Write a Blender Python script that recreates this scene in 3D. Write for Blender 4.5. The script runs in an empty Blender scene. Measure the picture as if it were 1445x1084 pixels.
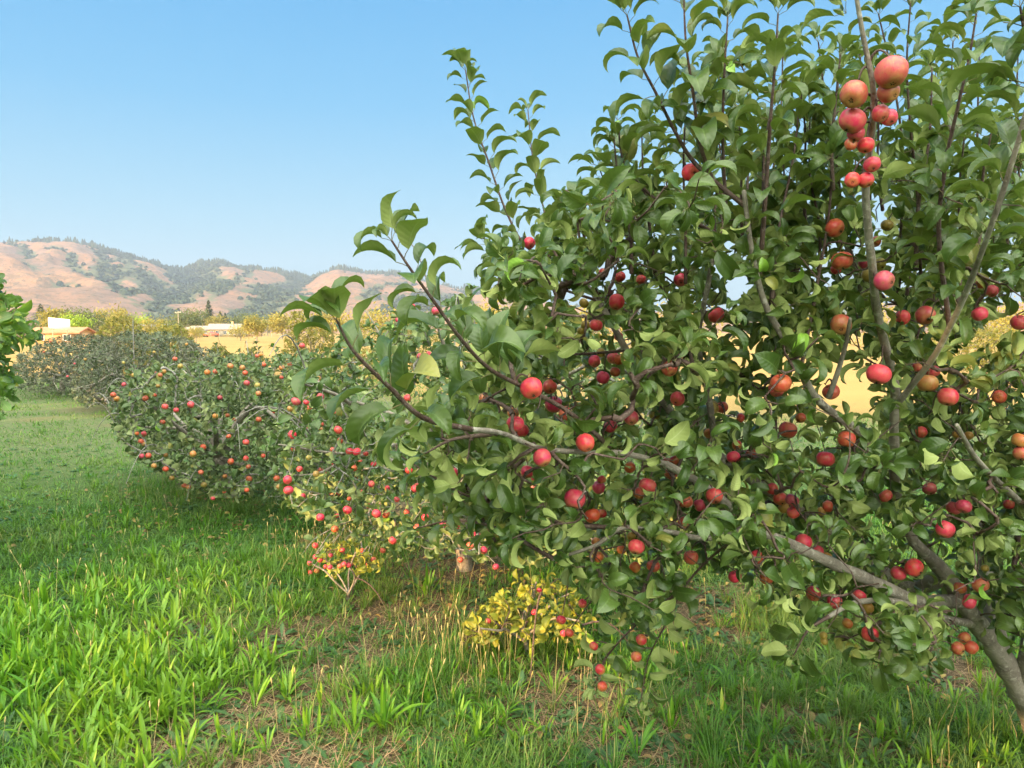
import bpy, math, random
import numpy as np
from mathutils import Vector, Matrix
random.seed(7); RNG = np.random.default_rng(7)
S = bpy.context.scene; C = S.collection
# ------------------------------------------------------------------ camera
CAM = np.array([0.0, 0.0, 1.6]); PITCH = math.radians(4.05); F = 1044.0
cd = bpy.data.cameras.new("camera"); cam = bpy.data.objects.new("camera", cd); C.objects.link(cam)
cam.location = CAM; cam.rotation_euler = (math.radians(90) - PITCH, 0, 0)
cd.sensor_width = 36; cd.lens = 26.0; cd.clip_start = 0.05; cd.clip_end = 20000
S.camera = cam
# ------------------------------------------------------------------ sky and sun
SUN_EL = math.radians(10.0); SUN_AZ = math.radians(230.0)      # compass angle from +Y towards +X: behind the camera, to its left
SKY_STRENGTH = 0.15; SKY_LEVEL = .305; SKY_FILL = (15.2, 15.6, 13.2)
w = bpy.data.worlds.new("World"); S.world = w; w.use_nodes = True
nt = w.node_tree; bg = nt.nodes["Background"]
sky = nt.nodes.new("ShaderNodeTexSky"); sky.sky_type = 'NISHITA'; sky.sun_disc = False
sky.sun_elevation = SUN_EL; sky.sun_rotation = SUN_AZ
sky.air_density = 1.0; sky.dust_density = 0.6; sky.ozone_density = 2.0; sky.altitude = 50
# the clear blue ahead, and bright fill light added overhead and behind the viewer
_tc = nt.nodes.new("ShaderNodeTexCoord"); _sp = nt.nodes.new("ShaderNodeSeparateXYZ"); nt.links.new(_tc.outputs['Generated'], _sp.inputs[0])
_rp = nt.nodes.new("ShaderNodeValToRGB"); nt.links.new(_sp.outputs[2], _rp.inputs[0]); _e = _rp.color_ramp.elements
_e[0].position = 0.0; _e[0].color = (.52, .86, .97, 1); _e[1].position = .55; _e[1].color = (.01, .37, .88, 1)
for _p, _c in ((.10, (.37, .78, .97, 1)), (.28, (.13, .57, .97, 1))): _x = _e.new(_p); _x.color = _c
_sc = nt.nodes.new("ShaderNodeVectorMath"); _sc.operation = 'SCALE'; nt.links.new(_rp.outputs[0], _sc.inputs[0]); _sc.inputs['Scale'].default_value = SKY_LEVEL/SKY_STRENGTH
_mx = nt.nodes.new("ShaderNodeMix"); _mx.data_type = 'RGBA'; _mx.inputs[0].default_value = .975; nt.links.new(sky.outputs[0], _mx.inputs[6]); nt.links.new(_sc.outputs[0], _mx.inputs[7])
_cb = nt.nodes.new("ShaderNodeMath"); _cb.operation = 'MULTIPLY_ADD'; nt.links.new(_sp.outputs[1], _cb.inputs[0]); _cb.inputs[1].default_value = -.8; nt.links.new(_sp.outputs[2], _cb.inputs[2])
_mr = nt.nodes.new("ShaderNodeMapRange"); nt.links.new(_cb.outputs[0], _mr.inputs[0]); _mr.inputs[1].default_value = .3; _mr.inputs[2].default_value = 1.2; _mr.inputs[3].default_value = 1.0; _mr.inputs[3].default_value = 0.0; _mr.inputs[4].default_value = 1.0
_vm = nt.nodes.new("ShaderNodeMix"); _vm.data_type = 'RGBA'; nt.links.new(_mr.outputs[0], _vm.inputs[0]); nt.links.new(_mx.outputs[2], _vm.inputs[6]); _vm.inputs[7].default_value = SKY_FILL + (1,)
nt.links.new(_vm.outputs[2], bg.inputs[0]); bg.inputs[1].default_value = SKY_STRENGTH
sd = bpy.data.lights.new("sun", 'SUN'); sd.energy = 4.6; sd.angle = math.radians(0.6); sd.color = (1.0, 0.62, 0.27)
sun = bpy.data.objects.new("sun", sd); C.objects.link(sun)
SUNV = np.array([math.sin(SUN_AZ)*math.cos(SUN_EL), math.cos(SUN_AZ)*math.cos(SUN_EL), math.sin(SUN_EL)])
sun.rotation_euler = Vector(SUNV).to_track_quat('Z', 'Y').to_euler(); sun.location = (-20, -15, 12)
S.view_settings.view_transform = 'Standard'; S.view_settings.look = 'None'
S.view_settings.exposure = 1.65; S.view_settings.gamma = 1.0
S.render.engine = 'CYCLES'
S.cycles.use_denoising = True; S.cycles.max_bounces = 8; S.cycles.diffuse_bounces = 2; S.cycles.glossy_bounces = 2
S.cycles.transmission_bounces = 4; S.cycles.volume_bounces = 0; S.cycles.transparent_max_bounces = 4
S.cycles.sample_clamp_indirect = 6.0

# ------------------------------------------------------------------ helpers
def P(u, v, Y):
    """point seen at photo pixel (u, v) at forward distance Y, in metres"""
    a = (u - 722.5)/F; b = -(v - 542)/F
    d = np.array([a, math.cos(PITCH) + b*math.sin(PITCH), -math.sin(PITCH) + b*math.cos(PITCH)])
    return CAM + d*(Y/d[1])
def PX(p):
    d = np.asarray(p) - CAM
    f = d[..., 1]*math.cos(PITCH) - d[..., 2]*math.sin(PITCH)
    up = d[..., 1]*math.sin(PITCH) + d[..., 2]*math.cos(PITCH)
    return 722.5 + F*d[..., 0]/f, 542 - F*up/f
def unit(a): return a/(np.linalg.norm(a, axis=-1, keepdims=True) + 1e-12)
_lat = np.random.default_rng(3).random((256, 256))
def noise(x, y, oct=3, seed=0):
    x = np.asarray(x, float); y = np.asarray(y, float); r = 0; a = 1; tot = 0
    for k in range(oct):
        xx = x*2**k + 17.3*k + seed*31.7; yy = y*2**k + 9.1*k + seed*11.3
        xi = np.floor(xx).astype(int); yi = np.floor(yy).astype(int); fx = xx - xi; fy = yy - yi
        fx = fx*fx*(3 - 2*fx); fy = fy*fy*(3 - 2*fy)
        g = lambda i, j: _lat[(xi + i) % 256, (yi + j) % 256]
        r = r + a*((g(0,0)*(1-fx) + g(1,0)*fx)*(1-fy) + (g(0,1)*(1-fx) + g(1,1)*fx)*fy); tot += a; a *= .5
    return r/tot
def inpoly(u, v, poly):
    u = np.asarray(u); v = np.asarray(v); r = np.zeros(u.shape, bool); n = len(poly)
    for i in range(n):
        x1, y1 = poly[i]; x2, y2 = poly[(i+1) % n]
        if y1 == y2: continue
        r ^= ((y1 > v) != (y2 > v)) & (u < (x2-x1)*(v-y1)/(y2-y1) + x1)
    return r
class Acc:
    def __init__(s): s.V=[]; s.F=[]; s.R=[]; s.L=[]; s.M=[]; s.n=0
    def raw(s, V, Fq, rnd=0.5, L=None, mi=0):
        V = np.asarray(V, float); Fq = np.asarray(Fq, int)
        s.V.append(V); s.F.append(Fq + s.n); s.n += len(V)
        s.R.append(np.broadcast_to(np.asarray(rnd, float), (len(V),)))
        s.L.append(np.zeros((len(V), 3)) if L is None else np.asarray(L, float)); s.M.append(np.full(len(Fq), mi))
    def inst(s, T, M, Pp, rnd, mi=0):
        tv, tf, tl = T; N = len(Pp)
        if N == 0: return
        V = np.einsum('nij,kj->nki', M, tv) + Pp[:, None]; k = len(tv)
        Fq = (tf[None] + (np.arange(N)*k)[:, None, None]).reshape(-1, 4)
        s.raw(V.reshape(-1, 3), Fq, np.repeat(rnd, k), np.tile(tl, (N, 1)), mi)
    def build(s, name, mats, parent=None, smooth=True, loc=None):
        if s.n == 0: return None
        V = np.concatenate(s.V); Fq = np.concatenate(s.F)
        if parent is not None and loc is None: V = V - np.array(parent.location)
        me = bpy.data.meshes.new(name); me.vertices.add(len(V)); me.vertices.foreach_set('co', V.astype('f').ravel())
        me.loops.add(len(Fq)*4); me.loops.foreach_set('vertex_index', Fq.astype('i').ravel())
        me.polygons.add(len(Fq)); me.polygons.foreach_set('loop_start', (np.arange(len(Fq))*4).astype('i'))
        me.polygons.foreach_set('loop_total', np.full(len(Fq), 4, 'i'))
        for m in (mats if isinstance(mats, (list, tuple)) else [mats]): me.materials.append(m)
        me.polygons.foreach_set('material_index', np.concatenate(s.M).astype('i'))
        if smooth: me.polygons.foreach_set('use_smooth', np.ones(len(Fq), bool))
        a = me.attributes.new('rnd', 'FLOAT', 'POINT'); a.data.foreach_set('value', np.concatenate(s.R).astype('f'))
        a = me.attributes.new('luv', 'FLOAT_VECTOR', 'POINT'); a.data.foreach_set('vector', np.concatenate(s.L).astype('f').ravel())
        me.update(); me.validate()
        o = bpy.data.objects.new(name, me); C.objects.link(o)
        if parent is not None: o.parent = parent
        return o
def frames(d, n, sc):
    """matrices whose x axis is d and z axis close to n"""
    d = unit(d); z = n - np.sum(n*d, -1, keepdims=True)*d; z = unit(z); y = np.cross(z, d)
    return np.stack([d, y, z], -1)*np.asarray(sc).reshape(-1, 1, 1)
def grid_faces(nu, nv):
    i, j = np.meshgrid(np.arange(nu), np.arange(nv), indexing='ij'); b = (i*(nv+1) + j).ravel()
    return np.stack([b, b+nv+1, b+nv+2, b+1], -1)
def leaf_template(nu, nv, width=.27, fold=.5, curl=1.3, wave=.0, tip=1.0, twist=0., petiole=True, seed=0, wexp=.85, lift=.15):
    """unit-length blade: x along the midrib, y across, z out of the upper face"""
    r = random.Random(seed); t = np.linspace(0, 1, nu+1); s_ = np.linspace(-1, 1, nv+1)
    ang = lift - curl*t**1.25; dx = np.cos(ang); dz = np.sin(ang)
    X = np.concatenate([[0], np.cumsum((dx[1:]+dx[:-1])/2/nu)]); Z = np.concatenate([[0], np.cumsum((dz[1:]+dz[:-1])/2/nu)])
    W = width*np.sin(math.pi*np.clip(t, .0, 1)**wexp)**.75; W = np.maximum(W*(1 - .35*tip*np.clip((t-.75)/.25, 0, 1)), .006); W[0] = .012
    ph = r.random()*6
    V = []; L = []
    for i in range(nu+1):
        ta = twist*t[i]
        for sj in s_:
            wv = wave*math.sin(t[i]*9 + ph + (2 if sj > 0 else 0))*abs(sj)**2*min(1, 4*t[i]*(1-t[i])+.2)
            fo = fold*(1 - .25*t[i])
            yy = sj*W[i]*math.cos(fo); zz = abs(sj)*W[i]*math.sin(fo)*(1 - .3*abs(sj)) + wv
            y2 = yy*math.cos(ta) - zz*math.sin(ta); z2 = yy*math.sin(ta) + zz*math.cos(ta)
            V.append((X[i] - z2*math.sin(ang[i]), y2, Z[i] + z2*math.cos(ang[i]))); L.append((t[i], sj, 0))
    Fq = grid_faces(nu, nv)
    V = np.array(V); L = np.array(L)
    if petiole:                                   # stalk from the twig to the blade
        n0 = len(V); pv = []; pl = []
        for a in range(3):
            for q in range(3):
                th = q*2.094; pv.append((-.30 + .15*a, .010*math.cos(th), .010*math.sin(th) - .06*(1-a/2)**2)); pl.append((0, 0, 1))
        pf = [(n0+a*3+q, n0+a*3+3+q, n0+a*3+3+(q+1) % 3, n0+a*3+(q+1) % 3) for a in range(2) for q in range(3)]
        V = np.concatenate([V, pv]); L = np.concatenate([L, pl]); Fq = np.concatenate([Fq, pf])
        V[:, 0] += .30; V[:, 2] += .06
    return V, Fq, L
def tube(acc, pts, rad, sides=6, rnd=.5, mi=0, knob=0.):
    pts = np.asarray(pts, float); n = len(pts)
    T = np.gradient(pts, axis=0); T = unit(T); up = np.array([0, 0, 1.]) if abs(T[0][2]) < .9 else np.array([1., 0, 0])
    x = unit(np.cross(up, T[0])); V = []; L = []; s = 0
    for i in range(n):
        x = unit(x - np.dot(x, T[i])*T[i]); y = np.cross(T[i], x)
        if i: s += np.linalg.norm(pts[i]-pts[i-1])
        for k in range(sides):
            th = 2*math.pi*k/sides; rr = rad[i]*(1 + knob*(noise(s*14, 3+math.cos(th)*1.2, 2, k % 1) - .5))
            V.append(pts[i] + rr*(math.cos(th)*x + math.sin(th)*y)); L.append((s, k/sides, rad[i]))
    Fq = [(i*sides+k, i*sides+(k+1) % sides, (i+1)*sides+(k+1) % sides, (i+1)*sides+k) for i in range(n-1) for k in range(sides)]
    acc.raw(V, Fq, rnd, L, mi)
def catmull(p, per=6):
    p = np.asarray(p, float); q = np.concatenate([[2*p[0]-p[1]], p, [2*p[-1]-p[-2]]]); out = []
    for i in range(1, len(q)-2):
        for k in range(per):
            t = k/per; a, b, c, d = q[i-1], q[i], q[i+1], q[i+2]
            out.append(.5*(2*b + (c-a)*t + (2*a-5*b+4*c-d)*t*t + (3*b-a-3*c+d)*t**3))
    out.append(q[-2]); return np.array(out)
def tag(o, label=None, cat=None, group=None, kind=None):
    if label: o['label'] = label
    if cat: o['category'] = cat
    if group: o['group'] = group
    if kind: o['kind'] = kind
    return o
def empty(name, loc):
    o = bpy.data.objects.new(name, None); C.objects.link(o); o.location = tuple(float(q) for q in loc); o.empty_display_size = .2; return o

# ------------------------------------------------------------------ materials
class N:
    def __init__(s, name):
        s.m = bpy.data.materials.new(name); s.m.use_nodes = True; s.t = s.m.node_tree; s.t.nodes.clear()
        s.out = s.t.nodes.new('ShaderNodeOutputMaterial')
    def n(s, typ, ins=None, **kw):
        x = s.t.nodes.new('ShaderNode'+typ)
        for k, v in kw.items(): setattr(x, k, v)
        for k, v in (ins or {}).items(): s.set(x.inputs[k], v)
        return x
    def set(s, sock, v):
        if isinstance(v, bpy.types.NodeSocket): s.t.links.new(v, sock)
        elif isinstance(v, bpy.types.Node): s.t.links.new(v.outputs[0], sock)
        elif isinstance(v, tuple) and len(v) == 3 and sock.type == 'RGBA': sock.default_value = v + (1,)
        else: sock.default_value = v
    def mix(s, f, a, b, mode='MIX'):
        x = s.t.nodes.new('ShaderNodeMix'); x.data_type = 'RGBA'; x.blend_type = mode
        s.set(x.inputs[0], f); s.set(x.inputs[6], a); s.set(x.inputs[7], b); return x.outputs[2]
    def math(s, op, a, b=0., c=None):
        x = s.t.nodes.new('ShaderNodeMath'); x.operation = op; s.set(x.inputs[0], a); s.set(x.inputs[1], b)
        if c is not None: s.set(x.inputs[2], c)
        return x.outputs[0]
    def mr(s, v, a, b, c=0., d=1.):
        x = s.n('MapRange', {0: v, 1: a, 2: b, 3: c, 4: d}); return x.outputs[0]
    def attr(s, name): x = s.n('Attribute'); x.attribute_name = name; return x
    def noise(s, scale, vec=None, detail=3., rough=.55):
        x = s.n('TexNoise', {'Scale': scale, 'Detail': detail, 'Roughness': rough})
        if vec is not None: s.set(x.inputs['Vector'], vec)
        return x.outputs[0]
    def obj(s): return s.n('TexCoord').outputs['Object']
    def bump(s, h, strength=.3, dist=.01): return s.n('Bump', {'Height': h, 'Strength': strength, 'Distance': dist}).outputs[0]
    def bsdf(s, col, rough=.6, bump=None, spec=.5, **kw):
        p = s.n('BsdfPrincipled', {'Base Color': col, 'Roughness': rough, 'Specular IOR Level': spec})
        if bump is not None: s.set(p.inputs['Normal'], bump)
        for k, v in kw.items(): s.set(p.inputs[k.replace('_', ' ')], v)
        return p
    def done(s, sh): s.t.links.new(sh.outputs[0], s.out.inputs[0]); return s.m
def leaf_mat(name, top1, top2, under1, under2, trans, tf=.25, rtop=.38, odd=(.24, .23, .05), lime=(.20, .36, .04), spots=.5, spec=.5):
    m = N(name); rnd = m.attr('rnd').outputs['Fac']; luv = m.n('SeparateXYZ', {0: m.attr('luv').outputs['Vector']})
    t, sx, pet = luv.outputs; a = m.math('ABSOLUTE', sx)
    nz = m.noise(30, m.obj())
    f = m.math('MULTIPLY_ADD', nz, .5, m.math('MULTIPLY', m.math('FRACT', m.math('MULTIPLY', rnd, 7.3)), .75))
    f = m.math('SUBTRACT', f, .1)
    top = m.mix(f, top1, top2); und = m.mix(f, under1, under2)
    top = m.mix(m.mr(rnd, .982, .985), top, odd); und = m.mix(m.mr(rnd, .982, .985), und, odd)
    top = m.mix(m.mr(rnd, .9965, .997), top, lime); und = m.mix(m.mr(rnd, .9965, .997), und, lime)
    # veins: midrib and slanting side veins
    vein = m.math('SINE', m.math('MULTIPLY', m.math('SUBTRACT', t, m.math('MULTIPLY', a, .16)), 55.))
    rib = m.mr(a, .0, .10, 1., 0.)
    top = m.mix(m.math('MULTIPLY', rib, .30), top, (.22, .32, .10))
    und = m.mix(m.math('MULTIPLY', rib, .5), und, (.38, .42, .20))
    sp = m.mr(m.noise(190, m.obj(), 2.), .70, .74, 0., spots)
    top = m.mix(sp, top, (.10, .05, .02)); und = m.mix(sp, und, (.12, .07, .03))
    geo = m.n('NewGeometry'); bf = geo.outputs['Backfacing']
    col = m.mix(bf, top, und); col = m.mix(pet, col, (.20, .16, .07))
    h = m.math('ADD', m.math('MULTIPLY', vein, .35), m.math('MULTIPLY', rib, -1.))
    b = m.bump(h, .16, .003)
    p = m.bsdf(col, m.mix(bf, (rtop,)*3, (.75,)*3), b, spec)
    tr = m.n('BsdfTranslucent', {'Color': m.mix(f, trans, tuple(q*.8 for q in trans))})
    return m.done(m.n('MixShader', {0: tf, 1: p.outputs[0], 2: tr.outputs[0]}))
def far_leaf_mat(name, c1, c2, c3=None, tf=.3, rough=.6):
    m = N(name); rnd = m.attr('rnd').outputs['Fac']; col = m.mix(rnd, c1, c2)
    if c3: col = m.mix(m.mr(m.noise(1.2, m.obj()), .52, .62), col, c3)
    p = m.bsdf(col, rough, spec=.3); tr = m.n('BsdfTranslucent', {'Color': col})
    return m.done(m.n('MixShader', {0: tf, 1: p.outputs[0], 2: tr.outputs[0]}))
def bark_mat(name, c1, c2, c3, band=.6, rough=.8, sc=1.):
    m = N(name); o = m.obj(); luv = m.attr('luv').outputs['Vector']
    mp = m.n('Mapping', {0: luv, 3: (60*sc, 3, 0)}); bandn = m.noise(1., mp, 3.)
    n1 = m.noise(9*sc, o, 5., .65); n2 = m.noise(45*sc, o, 4.)
    col = m.mix(m.mr(n1, .38, .62), c1, c2); col = m.mix(m.math('MULTIPLY', m.mr(n2, .56, .66), .7), col, c3)
    col = m.mix(m.math('MULTIPLY', m.mr(bandn, .60, .70), band), col, c3)
    h = m.math('ADD', bandn, m.math('MULTIPLY', n2, .7))
    return m.done(m.bsdf(col, rough, m.bump(h, .8, .006), .3))
def flat_mat(name, c1, c2, rough=.7, scale=3., bump=.2, metal=0., spec=.4):
    m = N(name); n1 = m.noise(scale, m.obj(), 5., .6)
    return m.done(m.bsdf(m.mix(m.mr(n1, .35, .65), c1, c2), rough, m.bump(n1, bump, .02), spec, Metallic=metal))
M_LEAF = leaf_mat("apple_leaf", (.034, .074, .012), (.082, .128, .024), (.20, .255, .065), (.31, .36, .11), (.20, .30, .04), tf=.16)
M_LEAF2 = leaf_mat("apple_leaf_second", (.042, .084, .018), (.092, .144, .034), (.21, .265, .085), (.31, .36, .15), (.16, .27, .05), tf=.16, rtop=.42)
M_LEAF3 = leaf_mat("apple_leaf_grey", (.046, .082, .022), (.100, .146, .044), (.22, .265, .10), (.33, .375, .17), (.12, .20, .05), tf=.15, rtop=.5, spots=0.)
M_SUNLIT = leaf_mat("sunlit_leaf", (.09, .14, .020), (.36, .35, .030), (.20, .24, .05), (.48, .44, .07), (.35, .38, .04), tf=.3, rtop=.5)  # sunlight on the sucker leaves painted into the colour as yellow
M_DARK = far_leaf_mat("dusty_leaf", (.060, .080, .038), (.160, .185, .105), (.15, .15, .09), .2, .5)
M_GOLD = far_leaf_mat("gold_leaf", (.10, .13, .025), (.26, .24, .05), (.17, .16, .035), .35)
M_PEAR = leaf_mat("pear_leaf", (.035, .08, .012), (.065, .13, .02), (.13, .24, .06), (.17, .28, .08), (.25, .45, .05), tf=.3, rtop=.35, odd=(.55, .5, .06))
M_BARK = bark_mat("bark", (.17, .14, .115), (.30, .26, .215), (.46, .42, .36))
M_TWIG = bark_mat("young_bark", (.075, .040, .032), (.13, .085, .070), (.22, .17, .15), .35, .55, 2.)
M_GREYTWIG = bark_mat("grey_bark", (.17, .15, .13), (.28, .26, .24), (.45, .43, .40), .5, .7, 2.)
def apple_mat():
    m = N("apple_skin"); oi = m.n('ObjectInfo'); o = m.obj()
    r = oi.outputs['Random']; v = m.n('VectorMath', {0: o, 1: (0, 0, 0)}); 
    off = m.n('CombineXYZ', {0: m.math('MULTIPLY', r, 37.), 1: m.math('MULTIPLY', r, 11.)})
    vv = m.n('VectorMath', {0: m.n('VectorMath', {0: o, 1: (1.1, 1.1, 1.1)}, operation='MULTIPLY'), 1: off}, operation='ADD')
    big = m.noise(1.5, vv, 2.); 
    st = m.noise(5., m.n('VectorMath', {0: vv, 1: (2.4, 2.4, .35)}, operation='MULTIPLY'), 4.)
    al = oi.outputs['Alpha']
    f = m.mr(m.math('ADD', m.math('MULTIPLY', big, 1.), m.math('MULTIPLY', st, .45)), .55, .95)
    f = m.math('MULTIPLY', f, m.math('SUBTRACT', 1.2, al))
    sep = m.n('SeparateXYZ', {0: o}); f = m.math('ADD', f, m.mr(sep.outputs[2], -.55, -.95, 0., .35))
    f = m.math('MINIMUM', m.math('MAXIMUM', f, 0.), 1.)
    col = m.mix(f, oi.outputs['Color'], (.42, .31, .08))
    vor = m.n('TexVoronoi', {'Vector': vv, 'Scale': 8.}); dots = m.mr(vor.outputs['Distance'], .07, .11, 1., 0.)
    col = m.mix(m.math('MULTIPLY', dots, .35), col, (.75, .55, .35))
    rus = m.mr(m.noise(3.5, vv, 5.), .63, .70, 0., .5); col = m.mix(rus, col, (.25, .13, .06))
    b = m.bump(m.noise(9., vv), .06, .02)
    return m.done(m.bsdf(col, .36, b, .42, Coat_Weight=.08, Coat_Roughness=.25, Subsurface_Weight=0.))
M_APPLE = apple_mat()
M_CALYX = flat_mat("calyx", (.03, .018, .01), (.10, .07, .04), .9, 60)
M_STALK = flat_mat("stalk", (.16, .13, .05), (.20, .10, .05), .7, 40)
# ------------------------------------------------------------------ apples
def apple_mesh(seed, nu=14, nv=18):
    r = random.Random(seed); V = []; sq = r.uniform(.82, .95); lob = r.uniform(.0, .04); ph = r.random()*6; tilt = r.uniform(-.1, .1)
    for i in range(nu+1):
        th = math.pi*i/nu; c = math.cos(th); s_ = math.sin(th)
        rad = s_**.9 if s_ > 0 else 0
        z = c*sq - .26*math.exp(-(s_/.30)**2)*(1 if c > 0 else -0.55)
        x = rad*(1 - .07*(1-c)/2)
        x = max(x, .012)
        for k in range(nv):
            a = 2*math.pi*k/nv; q = x*(1 + lob*math.cos(5*a + ph)*(1-c)/2 + .025*math.cos(a*2+ph))
            V.append((q*math.cos(a) + tilt*z*z*.4, q*math.sin(a), z))
    Fq = [(i*nv+k, (i+1)*nv+k, (i+1)*nv+(k+1) % nv, i*nv+(k+1) % nv) for i in range(nu) for k in range(nv)]
    A = Acc(); A.raw(V, Fq); o = A.build("apple", [M_APPLE]); me = o.data; bpy.data.objects.remove(o); return me
def calyx_mesh(seed):
    r = random.Random(seed); A = Acc()
    for k in range(5):
        a = k*1.2566 + r.random()*.3; d = np.array([math.cos(a), math.sin(a), 0]); e = np.array([-d[1], d[0], 0]); l = r.uniform(.13, .22)
        p0 = np.array([0, 0, -.74]); V = []
        for t in (0, .5, 1):
            c = p0 + d*(.03 + l*t) + np.array([0, 0, -.10*math.sin(t*2.4) - .02]); wd = .07*(1-t) + .012
            V += [c - e*wd, c + e*wd]
        A.raw(V, [(0, 1, 3, 2), (2, 3, 5, 4)])
    tube(A, [(0, 0, -.68), (0, 0, -.76)], [.09, .07], 6)
    o = A.build("calyx", [M_CALYX]); me = o.data; bpy.data.objects.remove(o); return me
def stalk_mesh():
    A = Acc(); tube(A, [(0, 0, .55), (.02, 0, .85), (.06, .01, 1.15), (.08, .02, 1.3)], [.045, .04, .045, .07], 5)
    o = A.build("stalk", [M_STALK]); me = o.data; bpy.data.objects.remove(o); return me
APPLE_ME = [apple_mesh(i) for i in range(5)]; APPLE_LO = [apple_mesh(9+i, 8, 10) for i in range(3)]
CALYX_ME = [calyx_mesh(i) for i in range(3)]; STALK_ME = stalk_mesh()
APPLE_COL = {'r': ((.64, .016, .075), .95), 'p': ((.62, .030, .085), .86), 'o': ((.56, .050, .050), .78), 'g': ((.30, .20, .05), .25), 'y': ((.44, .13, .045), .5)}
def put_apple(parent, pos, rad, kind, axis, detail=2, rr=random):
    """axis points from the calyx to the stalk"""
    o = bpy.data.objects.new("apple", rr.choice(APPLE_ME if detail > 0 else APPLE_LO)); C.objects.link(o); o.parent = parent
    o.location = tuple(np.asarray(pos) - np.array(parent.location)); o.scale = (rad,)*3
    q = Vector(axis).to_track_quat('Z', 'X'); o.rotation_mode = 'QUATERNION'; o.rotation_quaternion = q @ Matrix.Rotation(rr.random()*6.28, 3, 'Z').to_quaternion()
    c, a = APPLE_COL[kind]; j = rr.uniform(.75, 1.2)
    o.color = (min(1, c[0]*j), c[1]*rr.uniform(.8, 1.3), c[2]*rr.uniform(.7, 1.3), a + rr.uniform(-.12, .12))
    if detail > 1:
        for nm, me in (("calyx", rr.choice(CALYX_ME)), ("stalk", STALK_ME)):
            ch = bpy.data.objects.new(nm, me); C.objects.link(ch); ch.parent = o
    return o
# ------------------------------------------------------------------ orchard trees
class Skel:
    def __init__(s, seed): s.P = []; s.T = []; s.own = []; s.tw = []; s.rr = random.Random(seed); s.rng = np.random.default_rng(seed)
    def add(s, pts, kind, leafy, L, r0, r1, parent=-1, start=.1, droop=0.):
        pts = np.asarray(pts, float); idx = len(s.tw); T = unit(np.gradient(pts, axis=0))
        s.tw.append(dict(pts=pts, T=T, kind=kind, leafy=leafy, L=L, r0=r0, r1=r1, parent=parent, n=0, start=start, droop=droop))
        sel = slice(1, None)
        s.P += list(pts[sel]); s.T += list(T[sel]); s.own += [idx]*(len(pts)-1)
        q = parent
        while q >= 0: s.tw[q]['n'] += 1; q = s.tw[q]['parent']
        return idx
    def arrays(s): return np.array(s.P), np.array(s.T), np.array(s.own)
    def nearest(s, p):
        A, T, O = s.arrays(); d = np.linalg.norm(A - p, axis=1); i = int(np.argmin(d)); return d[i], A[i], T[i], int(O[i])
    def grow(s, targets, maxlen, L, up=.25, droop=0., step=.03, leafy=True):
        """join every target to the nearest wood by a bent twig, nearest targets first"""
        targets = np.asarray(targets); left = np.ones(len(targets), bool)
        A, T, O = s.arrays(); D = np.linalg.norm(targets[:, None] - A[None], axis=2); best = D.min(1); bi = D.argmin(1)
        for _ in range(len(targets)):
            bb = np.where(left, best, 1e9); k = int(bb.argmin())
            if bb[k] > 1e8: break
            left[k] = False; tg = targets[k]; i = bi[k]
            if best[k] < .03: continue
            a = s.P[i]; ta = s.T[i]; d = tg - a; ln = np.linalg.norm(d)
            if ln > maxlen: tg = a + d/ln*maxlen; ln = maxlen
            c = a + ta*ln*.35 + np.array([0, 0, -up*ln*.35]) + s.rng.normal(0, .05*ln, 3)
            e = tg + np.array([0, 0, up*ln*.3]); m = max(4, int(ln/step)+1); t = np.linspace(0, 1, m)[:, None]
            pts = (1-t)**2*a + 2*t*(1-t)*c + t*t*e; pts[1:-1] += s.rng.normal(0, .004, (m-2, 3))
            n0 = len(s.P); s.add(pts, 'twig', leafy, L, 0, 0, s.own[i], .2, droop)
            new = np.array(s.P[n0:]); Dn = np.linalg.norm(targets[:, None] - new[None], axis=2); mn = Dn.min(1)
            u = mn < best; best[u] = mn[u]; bi[u] = n0 + Dn.argmin(1)[u]
def leaves_along(s, pts, T, L, start, droop, spacing, tip=4, out=None):
    rr = s.rr; seg = np.linalg.norm(np.diff(pts, axis=0), axis=1); cum = np.concatenate([[0], np.cumsum(seg)]); tot = cum[-1]
    pos = start*tot; ph = rr.random()*6.28; res = out
    Z = np.array([0, 0, 1.])
    while pos < tot:
        i = min(len(seg)-1, int(np.searchsorted(cum, pos)-1)); i = max(i, 0); f = (pos-cum[i])/(seg[i]+1e-9)
        p = pts[i]*(1-f) + pts[i+1]*f; a = T[i]; e1 = unit(np.cross(a, Z + .01)); e2 = np.cross(a, e1)
        o = math.cos(ph)*e1 + math.sin(ph)*e2; fr = pos/tot
        d = unit(a*rr.uniform(.05, .40) + o*rr.uniform(.8, 1.1) + Z*(.12 - droop*rr.uniform(.5, 1.5)) + np.array([rr.gauss(0, .12) for _ in range(3)]))
        n = unit(Z*.8 + a*(.75 + droop*.5) + np.array([rr.gauss(0, .22) for _ in range(3)]))
        res.append((p, d, n, L*rr.uniform(.72, 1.12)*(1 - .25*max(0, fr-.7)/.3)))
        pos += spacing*rr.uniform(.75, 1.25); ph += 2.4 + rr.gauss(0, .3)
    for k in range(tip):
        a = T[-1]; e1 = unit(np.cross(a, Z + .01)); e2 = np.cross(a, e1); ph += 1.9
        o = math.cos(ph)*e1 + math.sin(ph)*e2
        d = unit(a*rr.uniform(.15, .8) + o*.9 + Z*.1); n = unit(a*.9 - o*.4 + Z*.5)
        res.append((pts[-1], d, n, L*rr.uniform(.45, .8)))
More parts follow.
